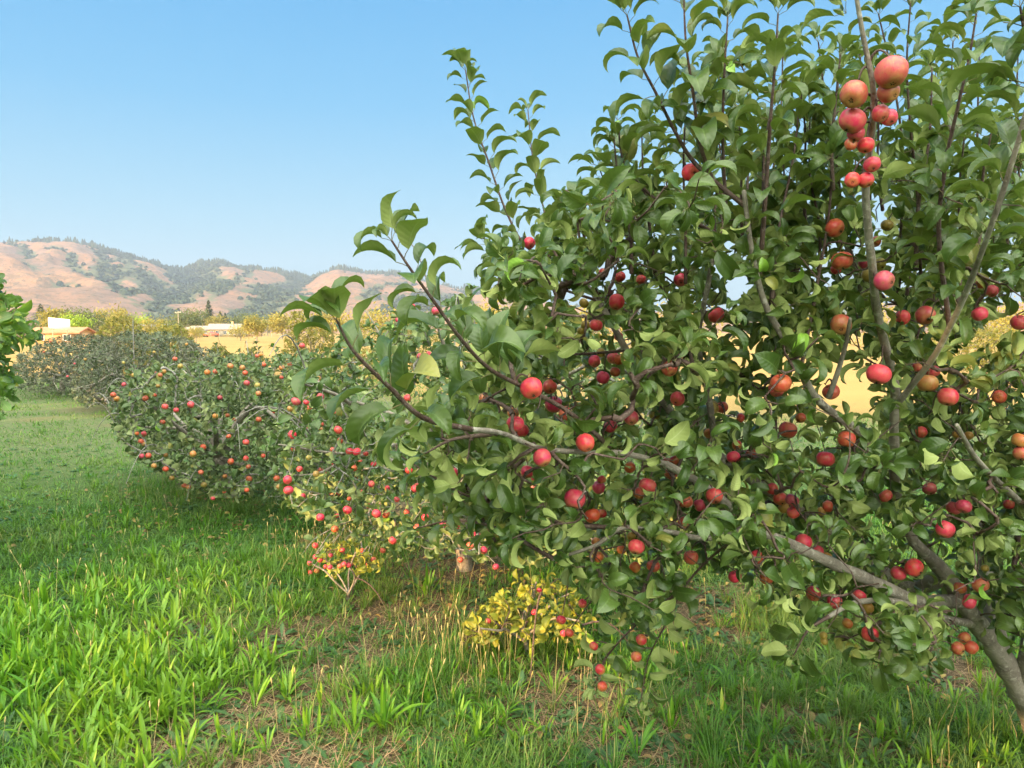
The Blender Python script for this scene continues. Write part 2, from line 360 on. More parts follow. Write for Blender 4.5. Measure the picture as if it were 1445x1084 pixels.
def emit_leaves(acc, leaves, templates, rng, rnd_hi=1.):
    if not leaves: return
    p = np.array([l[0] for l in leaves]); d = np.array([l[1] for l in leaves]); n = np.array([l[2] for l in leaves]); L = np.array([l[3] for l in leaves])
    M = frames(d, n, L); r = rng.random(len(p))*rnd_hi; v = rng.integers(0, len(templates), len(p))
    for k, T in enumerate(templates):
        q = v == k; acc.inst(T, M[q], p[q], r[q])
def prune(leaves, apples, keep, rng):
    if not apples: return leaves
    c = np.array([l[0] + l[1]*l[3]*.75 for l in leaves]); ok = np.ones(len(c), bool)
    for ap in apples:
        a = np.array(ap[0]); r = ap[1]; d = a - CAM; D = np.linalg.norm(d); d = d/D; w_ = c - CAM; t = w_ @ d
        off = np.linalg.norm(w_ - t[:, None]*d, axis=1)
        L = np.array([l[3] for l in leaves])
        hit = (t < D + r*.3) & (off < r*1.0*np.clip(t/D, .3, 1) + L*.30) & (rng.random(len(c)) > keep)
        ok &= ~hit
    return [l for l, k in zip(leaves, ok) if k]
def wood_out(s, root, mats, sides=(12, 5), trunk_name='trunk'):
    limbs = Acc(); tw = Acc(); trunk = Acc()
    for t in s.tw:
        if t['kind'] == 'twig':
            r0 = .0017*math.sqrt(1 + 1.1*t['n']) + .0004; r1 = .0013
            rad = np.linspace(r0, max(r1, r0*.55), len(t['pts'])); tube(tw, t['pts'], rad, sides[1], s.rr.random(), 0)
        else:
            pts = np.asarray(t['pts']); e0 = unit(pts[0]-pts[1]); e1 = unit(pts[-1]-pts[-2]); rad = t['r0'] + (t['r1'] - t['r0'])*np.linspace(0, 1, len(pts))**.8
            if t['kind'] != 'spur':                     # rounded ends
                pts = np.concatenate([[pts[0] + e0*rad[0]*.8, pts[0] + e0*rad[0]*.5], pts, [pts[-1] + e1*rad[-1]*.5, pts[-1] + e1*rad[-1]*.8]]); rad = np.concatenate([[rad[0]*.05, rad[0]*.75], rad, [rad[-1]*.75, rad[-1]*.05]])
            if t['kind'] == 'trunk':
                tube(trunk, pts, rad, sides[0]+4, .5, 0, .35)
            elif t['kind'] == 'limb':
                a = Acc(); tube(a, pts, rad, sides[0], .5, 0, .30); a.build('limb', mats[0], root)
            else: tube(tw, pts, rad, sides[1]+1, s.rr.random(), 0, .12)
    trunk.build(trunk_name, mats[0], root)
    o = tw.build('twigs', mats[1], root)
    if len(s.tw) > 12: tag(o, kind='stuff')
    return o
LT = [leaf_template(9, 4, width=w_, fold=f_, curl=c_, wave=wv, twist=tw_, seed=i, lift=.6) for i, (w_, f_, c_, wv, tw_) in enumerate([
    (.31, .95, 2.1, .03, .15), (.32, .80, 1.6, .05, -.2), (.30, 1.05, 2.4, .03, .1), (.32, .65, 1.4, .05, .3), (.30, .95, 2.7, .02, -.15),
    (.31, .50, 1.1, .06, -.35), (.30, 1.15, 1.9, .03, .2), (.33, .75, 2.1, .06, -.1), (.30, .9, 1.5, .04, .5)])]
LT_MID = [leaf_template(6, 2, width=w_, fold=f_, curl=c_, wave=0, twist=tw_, seed=i, petiole=False, lift=.65) for i, (w_, f_, c_, tw_) in enumerate([
    (.30, .9, 1.9, .1), (.32, .65, 1.4, -.2), (.29, 1.05, 2.4, .1), (.32, .55, 1.1, .3)])]
LT_LO = [leaf_template(2, 2, width=w_, fold=f_, curl=c_, wave=0, seed=i, petiole=False, wexp=.9) for i, (w_, f_, c_) in enumerate([
    (.30, .6, 1.3), (.33, .4, .9), (.27, .8, 1.7)])]
def sample_poly(poly, y0, y1, n, rng, gaps=(), holes_keep=.08, ybias=None, thin=None):
    us = [p[0] for p in poly]; vs = [p[1] for p in poly]; out = []
    while len(out) < n:
        u = rng.uniform(min(us), max(us)); v = rng.uniform(min(vs), max(vs))
        if not inpoly(u, v, poly): continue
        if any((u-g[0])**2 + (v-g[1])**2 < g[2]**2 for g in gaps) and rng.random() > holes_keep: continue
        if thin and rng.random() > thin(u, v): continue
        a, b = (ybias(u, v) if ybias else (y0, y1)); p = P(u, v, rng.uniform(a, b))
        if p[2] < .06: continue
        out.append(p)
    return np.array(out)

# =========================== the near apple tree ===========================
S1 = Skel(11)
base = P(1478, 1055, 2.72); base[2] = 0.
root1 = empty('apple_tree', base)
tag(root1, 'nearest and largest apple tree, leaning trunk at the right edge, laden with big red apples', 'apple tree', 'apple trees of the orchard row')
def W(*p): return [P(*q) for q in p]
def limb(pts, r0, r1, per=8, kind='limb', parent=-1): return S1.add(catmull(W(*pts), per), kind, False, 0, r0, r1, parent)
tr = S1.add(catmull([base + np.array([.06, -.02, -.12])] + W((1470, 1040, 2.72), (1447, 985, 2.68), (1412, 925, 2.6), (1372, 870, 2.5), (1335, 812, 2.42), (1290, 765, 2.35)), 10), 'trunk', False, 0, .066, .018)
l1 = limb([(1358, 848, 2.475), (1295, 848, 2.32), (1235, 822, 2.2), (1185, 800, 2.12), (1120, 770, 2.05), (1060, 742, 1.98), (1000, 690, 1.92), (940, 655, 1.85)], .024, .010)
l2 = limb([(1290, 765, 2.35), (1270, 720, 2.3), (1262, 670, 2.2), (1262, 600, 2.05), (1262, 540, 1.95), (1240, 450, 1.8), (1230, 370, 1.65), (1222, 270, 1.55), (1230, 190, 1.48), (1232, 125, 1.42), (1218, 50, 1.38), (1203, -40, 1.34)], .0175, .0035)
l3 = limb([(1262, 575, 2.0), (1290, 540, 1.9), (1320, 500, 1.8), (1360, 420, 1.65), (1395, 330, 1.5), (1425, 240, 1.42), (1450, 150, 1.36), (1470, 40, 1.3)], .009, .0035)
S1.tw[l3].update(leafy=True, start=.35, L=.088)
l4 = limb([(1420, 940, 2.62), (1398, 850, 2.75), (1388, 760, 2.85), (1375, 670, 2.95), (1350, 610, 2.9), (1310, 560, 2.8), (1270, 510, 2.7), (1225, 430, 2.6), (1190, 330, 2.5)], .032, .010)
l5 = limb([(1241, 806, 2.5), (1200, 772, 2.45), (1150, 735, 2.4), (1080, 690, 2.35), (1020, 648, 2.3), (975, 612, 2.28), (930, 560, 2.25), (885, 495, 2.2), (845, 425, 2.2), (800, 370, 2.25)], .024, .007)
l6 = limb([(1330, 815, 2.45), (1290, 830, 2.55), (1241, 806, 2.5)], .028, .024, 5)
l7 = limb([(1010, 640, 2.3), (1000, 560, 2.2), (985, 480, 2.1), (1000, 400, 2.0), (1010, 330, 1.95)], .012, .006)
l8 = limb([(1262, 640, 2.15), (1200, 600, 2.05), (1150, 560, 1.95), (1120, 500, 1.85), (1080, 430, 1.8), (1060, 350, 1.75), (1050, 270, 1.7)], .014, .005)
l9 = limb([(1380, 882, 2.52), (1330, 872, 2.35), (1270, 850, 2.2), (1210, 850, 2.1), (1170, 870, 2.0)], .014, .006)
l10 = limb([(940, 655, 1.85), (880, 640, 1.8), (820, 638, 1.72), (760, 632, 1.62), (710, 612, 1.5), (665, 606, 1.4)], .0075, .005)
l11 = limb([(1445, 985, 2.68), (1460, 880, 2.5), (1500, 760, 2.3), (1560, 600, 2.1), (1600, 430, 1.9), (1620, 250, 1.8)], .036, .010)
l12 = limb([(1170, 560, 1.97), (1190, 500, 1.9), (1200, 450, 1.8)], .008, .004, 4)
l13 = limb([(1060, 742, 1.98), (1000, 760, 1.9), (940, 750, 1.85), (880, 745, 1.8), (840, 770, 1.8), (780, 790, 1.85)], .009, .004)
l14 = limb([(1500, 760, 2.3), (1430, 700, 2.1), (1380, 650, 1.9), (1350, 600, 1.8)], .012, .005)
# leading shoots: (pixel path with depth), leaf length
SH = [
 ([(475, 452, 1.12), (500, 497, 1.15), (548, 545, 1.2), (598, 590, 1.27), (665, 606, 1.4)], .090, .62),
 ([(553, 340, 1.22), (578, 378, 1.23), (612, 425, 1.27), (650, 478, 1.32), (690, 520, 1.4), (735, 545, 1.5), (800, 580, 1.65), (860, 630, 1.78)], .088, .55),
 ([(657, 100, 2.35), (668, 165, 2.35), (690, 230, 2.35), (715, 300, 2.35), (745, 350, 2.33), (800, 372, 2.25)], .072, .8),
 ([(745, 155, 2.5), (752, 225, 2.48), (765, 285, 2.45), (780, 340, 2.4), (815, 385, 2.25)], .068, .8),
 ([(790, 330, 2.1), (795, 270, 2.1), (815, 300, 2.1), (845, 425, 2.2)], .07, .6),
 ([(872, 170, 1.85), (882, 232, 1.88), (930, 285, 1.92), (1010, 330, 1.95)], .088, .7),
 ([(845, 235, 2.0), (870, 300, 2.05), (905, 350, 2.1), (930, 400, 2.12), (985, 480, 2.1)], .08, .7),
 ([(885, 22, 1.62), (900, 80, 1.65), (925, 130, 1.68), (955, 190, 1.72), (985, 235, 1.75), (1050, 290, 1.75)], .088, .85),
 ([(965, -5, 1.6), (968, 60, 1.62), (978, 130, 1.66), (990, 210, 1.72), (1020, 290, 1.78)], .088, .85),
 ([(1027, 25, 1.65), (1022, 110, 1.68), (1020, 200, 1.74), (1025, 300, 1.78)], .08, .85),
 ([(1098, 20, 1.6), (1094, 90, 1.62), (1088, 160, 1.65), (1082, 250, 1.7), (1075, 350, 1.75)], .085, .85),
 ([(1155, 60, 2.0), (1165, 140, 2.05), (1180, 220, 2.1), (1190, 330, 2.4)], .075, .85),
 ([(1285, 5, 1.9), (1280, 90, 1.95), (1285, 180, 2.0), (1295, 280, 2.1), (1300, 400, 2.3)], .075, .85),
 ([(1378, 20, 1.55), (1368, 80, 1.57), (1352, 150, 1.6), (1335, 230, 1.65), (1325, 330, 1.7), (1340, 460, 1.75)], .088, .85),
 ([(1345, 60, 2.1), (1340, 160, 2.15), (1330, 260, 2.2), (1310, 380, 2.3)], .075, .85),
 ([(1440, 10, 1.3), (1450, 80, 1.33), (1452, 150, 1.36)], .095, .9),
 ([(1240, 20, 2.1), (1262, 120, 2.15), (1275, 230, 2.2), (1270, 350, 2.4)], .07, .85),
 ([(1050, 100, 2.2), (1060, 180, 2.2), (1055, 260, 2.2), (1060, 350, 1.9)], .075, .85),
 ([(1185, 100, 1.9), (1175, 200, 1.9), (1170, 300, 1.9), (1150, 420, 1.9), (1130, 520, 1.9)], .08, .8),
 ([(1130, 130, 1.9), (1120, 220, 1.9), (1100, 320, 1.85), (1090, 420, 1.82)], .08, .85),
 ([(685, 345, 2.2), (720, 375, 2.2), (770, 400, 2.2), (845, 425, 2.2)], .075, .7),
 ([(600, 640, 1.5), (640, 620, 1.5), (700, 612, 1.5)], .085, .6),
 ([(560, 640, 1.75), (610, 672, 1.75), (660, 700, 1.8), (730, 720, 1.85), (800, 740, 1.85), (880, 745, 1.8)], .09, .6),
 ([(590, 745, 2.0), (640, 735, 2.0), (700, 745, 1.95), (780, 788, 1.85)], .085, .6),
 ([(700, 470, 2.0), (740, 490, 2.05), (800, 500, 2.1), (885, 495, 2.2)], .08, .6),
 ([(905, 985, 2.35), (915, 930, 2.35), (940, 880, 2.3), (965, 830, 2.25), (1000, 790, 2.2), (1060, 742, 1.98)], .072, .5),
 ([(840, 965, 2.5), (858, 925, 2.45), (900, 880, 2.4), (965, 830, 2.25)], .070, .5),
 ([(1120, 925, 2.0), (1140, 890, 2.0), (1170, 870, 2.0)], .095, .6),
 ([(1240, 930, 2.05), (1250, 890, 2.1), (1270, 850, 2.2)], .095, .7),
 ([(1310, 930, 2.2), (1320, 900, 2.25), (1330, 872, 2.35)], .09, .6),
]
_r = random.Random(4)
for k in range(27):                                        # upright shoots filling the top of the crown
    u = 880 + 610*(k + _r.random())/27; Y = _r.uniform(1.7, 3.0); vt = _r.uniform(70, 200) + max(0, 960-u)*1.0; vb = min(430, vt + _r.uniform(170, 290)); lean = _r.uniform(-22, 22)
    SH.append(([(u + lean, vt, Y), (u + lean*.55 + _r.uniform(-5, 5), vt*.65 + vb*.35, Y + .03), (u + _r.uniform(-5, 5), vt*.3 + vb*.7, Y + .05), (u - lean*.3, vb, Y + .06)], _r.uniform(.068, .088), .95))
for pts, L, fr in SH:
    q = catmull(W(*pts), 7)[::-1]; S1.add(q, 'shoot', True, L*(1.12 if L > .075 else 1.3), .0062 if L > .08 else .005, .0018, -1, 1-fr, 0.)
POLY1 = [(575, 610), (655, 560), (705, 455), (690, 365), (770, 335), (800, 270), (880, 265), (940, 225), (915, 110), (960, 70), (1060, 60), (1160, 50), (1300, 40), (1445, 60), (1660, 40), (1700, 800),
         (1520, 940), (1390, 900), (1300, 915), (1190, 915), (1125, 880), (1110, 840), (1010, 800), (940, 880), (870, 860), (790, 790), (700, 770), (630, 700)]
GAPS1 = [(1190, 540, 46), (1060, 505, 30), (1225, 580, 26), (868, 545, 26), (1395, 500, 34), (752, 445, 26), (1120, 485, 20), (1010, 475, 20), (990, 840, 40), (1330, 800, 30), (1385, 860, 30), (1240, 760, 26),
         (1100, 60, 20), (1160, 620, 20), (1420, 455, 16), (930, 430, 16)]
yb = lambda u, v: (1.45 + .25*max(0, (u-600)/500) - (.25 if v < 300 else 0), 2.25 + .65*max(0, min(1, (u-650)/500)))
at = sample_poly(POLY1, 0, 0, 1500, S1.rng, GAPS1, .04, yb, lambda u, v: .03 if v < 200 else (.12 if v < 290 else (.6 if v < 360 else 1.)))
S1.grow(at, .42, .080, up=.3, droop=.25)
# apples read off the photograph: u, v, diameter in pixels, kind
AP1 = """1258,102,44,p 1205,133,38,o 1254,130,30,o 1203,170,38,p 1243,160,24,p 1255,166,24,r 1208,188,24,p 1222,205,24,r 1201,203,18,o 1231,232,23,r 1203,254,22,p 1222,254,22,r 975,243,26,r 747,343,18,r
870,426,24,r 841,459,20,p 852,385,15,r 875,391,17,r 790,413,19,o 824,428,15,g 826,459,14,g 820,467,13,g 873,475,14,r 1187,458,30,o 1188,368,30,o 1221,371,19,p 1241,373,19,g 1227,388,22,g 1248,396,28,p 1178,322,28,o
1252,318,18,g 1236,341,16,r 1011,445,24,p 1102,541,30,o 1096,549,24,p 1173,553,25,o 1240,528,34,p 1309,541,30,y 1338,560,28,r 1306,445,28,o 1274,448,22,r 1385,400,16,r 1400,411,18,r 1383,443,22,r 1438,455,22,r
1294,519,15,r 1317,525,20,p 1351,613,14,y 1367,615,14,y 1112,607,26,o 1035,645,20,p 1165,648,26,r 1195,620,26,o 945,520,24,o 956,563,22,p 1006,575,19,g 1019,575,18,o 868,525,16,p 851,533,20,r 865,505,18,p 873,508,16,o
839,510,18,r 848,498,14,g 750,548,34,r 782,571,27,r 799,584,22,o 776,546,22,o 727,598,27,r 737,608,20,p 826,625,28,r 765,646,27,r 811,704,31,r 891,590,22,p 924,585,17,g 862,602,20,r 889,660,18,o 744,666,20,r 914,686,26,r
902,696,18,r 845,688,20,r 849,677,14,r 952,650,17,r 940,652,14,p 947,668,19,p 1008,700,24,r 987,713,19,r 965,738,20,o 967,708,22,o 836,728,24,o 850,725,14,r 898,772,25,p 891,757,14,y 877,776,15,p 844,786,18,r 841,765,14,r
922,799,20,o 896,801,18,o 975,787,22,o 1037,814,20,r 1101,704,20,o 1118,706,20,p 1107,717,18,y 1120,723,20,p 1168,715,18,p 1159,722,14,y 1134,765,25,r 1153,778,19,p 1166,787,18,y 1068,786,20,r 1082,815,21,o
1148,838,22,r 1178,849,22,r 1213,841,20,r 1225,858,18,y 1162,897,12,g 1163,905,12,g 1228,895,24,r 1290,801,28,r 1268,809,22,p 1334,747,27,p 1360,715,22,r 1346,717,22,p 1424,712,16,r 1384,826,24,o 1368,849,22,r
1355,830,18,r 1390,802,12,g 1361,900,18,r 1352,915,20,o 1371,914,20,o 1440,622,24,y 1442,640,24,o 822,852,14,r 792,875,15,r 803,893,14,p 838,912,14,r 905,903,17,r 898,927,17,r 847,945,16,r 850,969,16,p 1196,880,16,o
640,670,20,r 683,562,16,r 724,583,18,p 1040,628,15,p 1300,610,18,r 1410,560,20,o 1130,590,16,p 1060,640,16,r 1250,700,20,o 1312,690,20,p 1180,380,16,r 960,395,20,r 905,395,16,r 1090,690,18,r 1000,612,15,p 1045,590,14,r"""
A1 = []; apw = []
Pn, Tn, On = S1.arrays()
for tok in AP1.split():
    u, v, dp, k = tok.split(','); u, v, dp = float(u), float(v), float(dp)
    best = None
    for D in np.linspace(.042, .060, 7):
        Y = F*D/dp
        if Y > 3.2: Y = 2.3 + (Y-3.2)*.1; D = dp*Y/F
        a = P(u, v, Y); d = np.linalg.norm(Pn - (a + np.array([0, 0, .03])), axis=1).min() + (.03 if Y > 2.8 else 0) + .6*max(0, Y-2.3)
        if best is None or d < best[0]: best = (d, a, D/2)
    a, r = best[1], best[2]
    if 1180 < u < 1275 and v < 300:           # the cluster sitting on the upright limb
        Yl = np.interp(v, [50, 125, 190, 270], [1.38, 1.42, 1.48, 1.55]) - .035; r = dp*Yl/F/2; a = P(u, v, Yl)
    thick = [(t['pts'], t['r0']) for t in S1.tw if t['kind'] in ('limb', 'trunk')]
    for _ in range(14):                       # an apple hangs beside the limb, never inside it
        if min(np.linalg.norm(q_ - a, axis=1).min() - r_*.8 for q_, r_ in thick) > r: break
        a = a + unit(CAM - a)*.008
    if a[2] < r: a[2] = r + .01
    j, ctr, tj, ow = S1.nearest(a + np.array([0, 0, .02]))
    ax = unit(ctr - a); ax = unit(ax*.7 + np.array([0, .45, .55]) + S1.rng.normal(0, .35, 3))
    top = a + ax*r*1.15
    if np.linalg.norm(ctr - top) > .012:      # spur from the wood to the stalk
        mid = (ctr + top)/2 + np.array([0, 0, .02]) + tj*.015; t = np.linspace(0, 1, 6)[:, None]
        S1.tw.append(dict(pts=(1-t)**2*ctr + 2*t*(1-t)*mid + t*t*top, T=None, kind='spur', leafy=False, L=0, r0=.0032, r1=.0016, parent=-1, n=0, start=0, droop=0))
    A1.append((a, r, k, ax, dp))
A1.sort(key=lambda q: -q[4])
lv = []
for t in S1.tw:
    if t['leafy']:
        leaves_along(S1, t['pts'], t['T'], t['L'], t['start'], t['droop'], .034 if t['kind'] == 'twig' else .019, 5, lv)
# leaf rosettes on short spurs along the limbs
for t in S1.tw:
    if t['kind'] in ('limb', 'twig') and t['T'] is not None:
        for p, a in zip(t['pts'][2::(5 if t['kind'] == 'limb' else 6)], t['T'][2::(5 if t['kind'] == 'limb' else 6)]):
            if t['kind'] == 'limb' and t['r0'] > .03 and S1.rr.random() < .7: continue
            if S1.rr.random() < .5: continue
            d = unit(np.array([S1.rr.gauss(0, 1), S1.rr.gauss(0, 1), S1.rr.uniform(-.2, 1.2)])); q = np.array([p, p + d*.015, p + d*.03])
            leaves_along(S1, q, np.array([d]*3), .085, 1.1, .2, 1., S1.rr.randint(3, 5), lv)
lv = prune(lv, [(a, r*1.12) for a, r, *_ in A1], .05, S1.rng)
lv = prune(lv, [(p_, .035) for p_ in S1.tw[tr]['pts'][8::4]] + [(p_, .022) for p_ in S1.tw[l1]['pts'][:34:4]], .30, S1.rng)      # the leaning trunk stands clear of the leaves
# nothing grows into the lens
lv = [l for l in lv if np.linalg.norm(l[0] - CAM) > .85]
acc = Acc(); emit_leaves(acc, lv, LT, S1.rng); acc.build('crown', M_LEAF, root1)
wood_out(S1, root1, (M_BARK, M_TWIG))
for i, (a, r, k, ax, dp) in enumerate(A1[:100]): put_apple(root1, a, r, k, ax, 2, S1.rr)
def merged_apples(root, lst, name='small_apples'):
    A = Acc()
    me = APPLE_LO[0]; tv = np.array([v_.co[:] for v_ in me.vertices]); tf = np.array([p_.vertices[:] for p_ in me.polygons]); tl = np.zeros((len(tv), 3))
    for a, r, k, ax, *_ in lst:
        q = np.array(Vector(ax).to_track_quat('Z', 'X').to_matrix())*r
        A.inst((tv, tf, tl), q[None], np.array([a]), np.array([{'r': .1, 'p': .3, 'o': .5, 'y': .8, 'g': .95}[k]]))
    o = A.build(name, M_FRUITS, root); tag(o, kind='stuff'); return o
m = N("fruit_mass"); cr = m.n('ValToRGB', {0: m.attr('rnd').outputs['Fac']}); e = cr.color_ramp.elements
e[0].color = (.50, .02, .05, 1); e[1].color = (.38, .30, .06, 1); q = e.new(.5); q.color = (.50, .10, .035, 1)
nz = m.noise(28, m.obj()); col = m.mix(m.mr(nz, .45, .65, 0, .6), cr.outputs[0], (.50, .30, .07))
M_FRUITS = m.done(m.bsdf(col, .38, None, .4))
if len(A1) > 100: merged_apples(root1, A1[100:])
print('near tree leaves', len(lv), 'apples', len(A1))

# =========================== the rest of the row ===========================
def orchard_tree(seed, root_xyz, label, poly, yr, n, L, mats, tmpl, shoots=(), apples=(), n_apples=0, apple_d=(.045, .06), kinds='rrpo', gaps=(), spacing=.034, up=.3, droop=.25, maxlen=.5,
                 trunk_h=.35, trunk_r=.045, name='apple_tree', cat='apple tree', group='apple trees of the orchard row', bare=0, detail=0, nlimb=9, keep=.3, front=True, limb_sides=(8, 4), surface=0.):
    s = Skel(seed); rr = s.rr; root = empty(name, root_xyz); tag(root, label, cat, group)
    b = np.array(root_xyz, float); targets = sample_poly(poly, yr[0], yr[1], n, s.rng, gaps)
    if surface:                                            # more growth on the outside of the crown than within
        c = targets.mean(0); q = targets - c; sc = np.percentile(np.abs(q), 95, axis=0); e = np.linalg.norm(q/sc, axis=1); f = np.clip(e, .01, 9)**(-surface)
        targets = c + q*np.minimum(f, 1.6)[:, None]*np.minimum(1, 1/np.maximum(e*f, .01))[:, None]; targets = targets[targets[:, 2] > .05]
    lean = np.array([rr.uniform(-.1, .1), rr.uniform(-.1, .1), 0]); top = b + lean + np.array([0, 0, trunk_h])
    s.add(catmull([b - [0, 0, .1], b + lean*.3 + [0, 0, trunk_h*.5], top], 6), 'trunk', False, 0, trunk_r*1.2, trunk_r*.8)
    far = targets[np.argsort(-np.linalg.norm(targets - top, axis=1))]; chosen = []
    for p in far:
        if all(np.dot(unit(p-top), unit(q-top)) < .80 for q in chosen): chosen.append(p)
        if len(chosen) >= nlimb: break
    for p in chosen:
        d = p - top; ln = np.linalg.norm(d); m1 = top + d*.33 + np.array([0, 0, .10*ln]) + s.rng.normal(0, .05*ln, 3); m2 = top + d*.68 + np.array([0, 0, .05*ln]) + s.rng.normal(0, .04*ln, 3)
        s.add(catmull([top, m1, m2, p], 6), 'limb', False, 0, trunk_r*.55, .005)
    for pts, l_, fr in shoots:
        q = catmull(W(*pts), 7)[::-1]; d, a, t_, o_ = s.nearest(q[0]); q = np.concatenate([[a, (a+q[0])/2 + [0, 0, -.03]], q])
        s.add(q, 'shoot', True, l_, .005, .0018, -1, max(.02, 1-fr), 0.)
    s.grow(targets, maxlen, L, up=up, droop=droop, step=.05)
    for k in range(bare):                                  # leafless grey twigs sticking out of the crown
        i = rr.randrange(len(s.P)); a = s.P[i]; d = unit(a - top + s.rng.normal(0, .3, 3)); ln = rr.uniform(.25, .6); t = np.linspace(0, 1, 8)[:, None]
        s.tw.append(dict(pts=a + d*ln*t + np.array([0, 0, .12])*np.sin(t*3) - np.array([0, 0, .15])*t*t, T=None, kind='spur', leafy=False, L=0, r0=.006, r1=.002, parent=-1, n=0, start=0, droop=0))
    A = []
    Pn, Tn, On = s.arrays()
    def hang(a, r, k, spur=True):
        a[2] = max(a[2], r + .01); j, ctr, tj, ow = s.nearest(a + np.array([0, 0, .03])); ax = unit(unit(ctr - a) + np.array([0, .1, .7]) + s.rng.normal(0, .2, 3)); tp = a + ax*r*1.1
        if np.linalg.norm(ctr-tp) > .012 and spur: s.tw.append(dict(pts=np.array([ctr, (ctr+tp)/2 + [0, 0, .015], tp]), T=None, kind='spur', leafy=False, L=0, r0=.003, r1=.0016, parent=-1, n=0, start=0, droop=0))
        A.append((a, r, k, ax))
    for u, v, dp, k in apples:
        best = None
        for D in np.linspace(apple_d[0], apple_d[1], 8):
            Y = min(max(F*D/dp, yr[0]-.15), yr[1]); a = P(u, v, Y); dd = np.linalg.norm(Pn - a, axis=1).min() + .25*(Y-yr[0])
            if best is None or dd < best[0]: best = (dd, a, D/2)
        hang(best[1], best[2], k)
    if n_apples:
        ftn = Pn[(Pn[:, 2] > .15) & (On > nlimb)]; dist = np.linalg.norm(ftn - CAM, axis=1)
        uu, vv = PX(ftn); cell = (np.round(uu/14).astype(int)*1000 + np.round(vv/14).astype(int)); order = np.argsort(dist); seen = set(); cand = []
        for i in order:
            if cell[i] in seen or not front: continue
            seen.add(cell[i]); cand.append(i)
        if not front: cand = list(order)
        rr.shuffle(cand)
        for i in cand[:n_apples]:
            r = rr.uniform(*apple_d)/2; tc = unit(CAM - ftn[i]); hang(ftn[i] + tc*rr.uniform(.02, .07) + np.array([rr.gauss(0, .02), 0, -r - .01]), r, rr.choice(kinds), True)
    lv = []
    for t in s.tw:
        if t['leafy']: leaves_along(s, t['pts'], t['T'], t['L'], t['start'], t['droop'], spacing, 4, lv)
    lv = [l for l in lv if l[0][2] > .03]
    if keep < 1: lv = prune(lv, [(q[0], q[1]) for q in A], keep, s.rng)
    acc = Acc(); emit_leaves(acc, lv, tmpl, s.rng); acc.build('crown', mats[0], root)
    wood_out(s, root, (mats[1], mats[2]), limb_sides)
    A.sort(key=lambda q: -q[1]/np.linalg.norm(q[0]-CAM))
    for a, r, k, ax in A[:100]: put_apple(root, a, r, k, ax, detail, rr)
    if len(A) > 100: merged_apples(root, A[100:])
    print(label[:40], 'leaves', len(lv), 'apples', len(A)); return root
def gp(u, v, dz=0.):
    """ground point seen at (u, v)"""
    a = P(u, v, 1.); d = a - CAM; p = CAM + d*(-CAM[2]/d[2]); p[2] = dz; return p
AP2 = [(577,664,18,'r'),(490,720,14,'r'),(531,725,14,'r'),(545,726,12,'o'),(477,607,13,'r'),(608,583,10,'r'),(493,637,11,'r'),(516,640,9,'p'),(554,763,12,'r'),(524,683,10,'r'),(585,690,11,'r'),(600,730,11,'r'),(589,745,12,'o'),
 (547,689,8,'p'),(500,661,9,'o'),(527,655,9,'r'),(469,635,8,'o'),(474,641,8,'o'),(700,746,12,'r'),(726,723,12,'r'),(725,738,9,'o'),(712,762,9,'o'),(663,771,12,'o'),(423,662,9,'p'),(427,700,9,'r'),(480,622,9,'o'),
 (432,568,9,'r'),(409,577,9,'y'),(421,565,8,'p'),(452,560,11,'p'),(436,646,9,'g'),(446,669,10,'g'),(598,718,8,'r'),(574,723,9,'p'),(625,741,10,'p'),(645,743,9,'r'),(540,777,9,'o'),(475,728,8,'r'),(520,714,7,'p'),(596,505,9,'r'),(605,500,9,'r'),
 (600,520,8,'p'),(562,452,9,'r'),(592,503,9,'r'),(652,548,10,'r'),(730,485,12,'p'),(737,490,13,'p'),(745,478,9,'r'),(723,468,9,'r'),(575,562,12,'p'),(700,510,9,'r'),(720,505,8,'p'),(572,450,8,'r'),(640,560,9,'r'),(665,590,9,'r'),(655,620,9,'p'),(620,650,10,'r'),
 (693,690,10,'r'),(660,680,9,'p'),(640,720,9,'r'),(612,700,9,'r'),(560,705,9,'p'),(700,800,10,'r'),(650,790,9,'o'),(750,700,10,'r'),(770,760,10,'r'),(445,770,9,'p'),(452,790,9,'r'),(437,795,8,'p'),(447,806,8,'o'),(438,808,8,'r'),(460,800,8,'r'),(527,790,9,'o'),(520,797,8,'o'),(445,786,8,'r')]
def tree_base(u, Y): p = P(u, 500, Y); p[2] = 0; return p
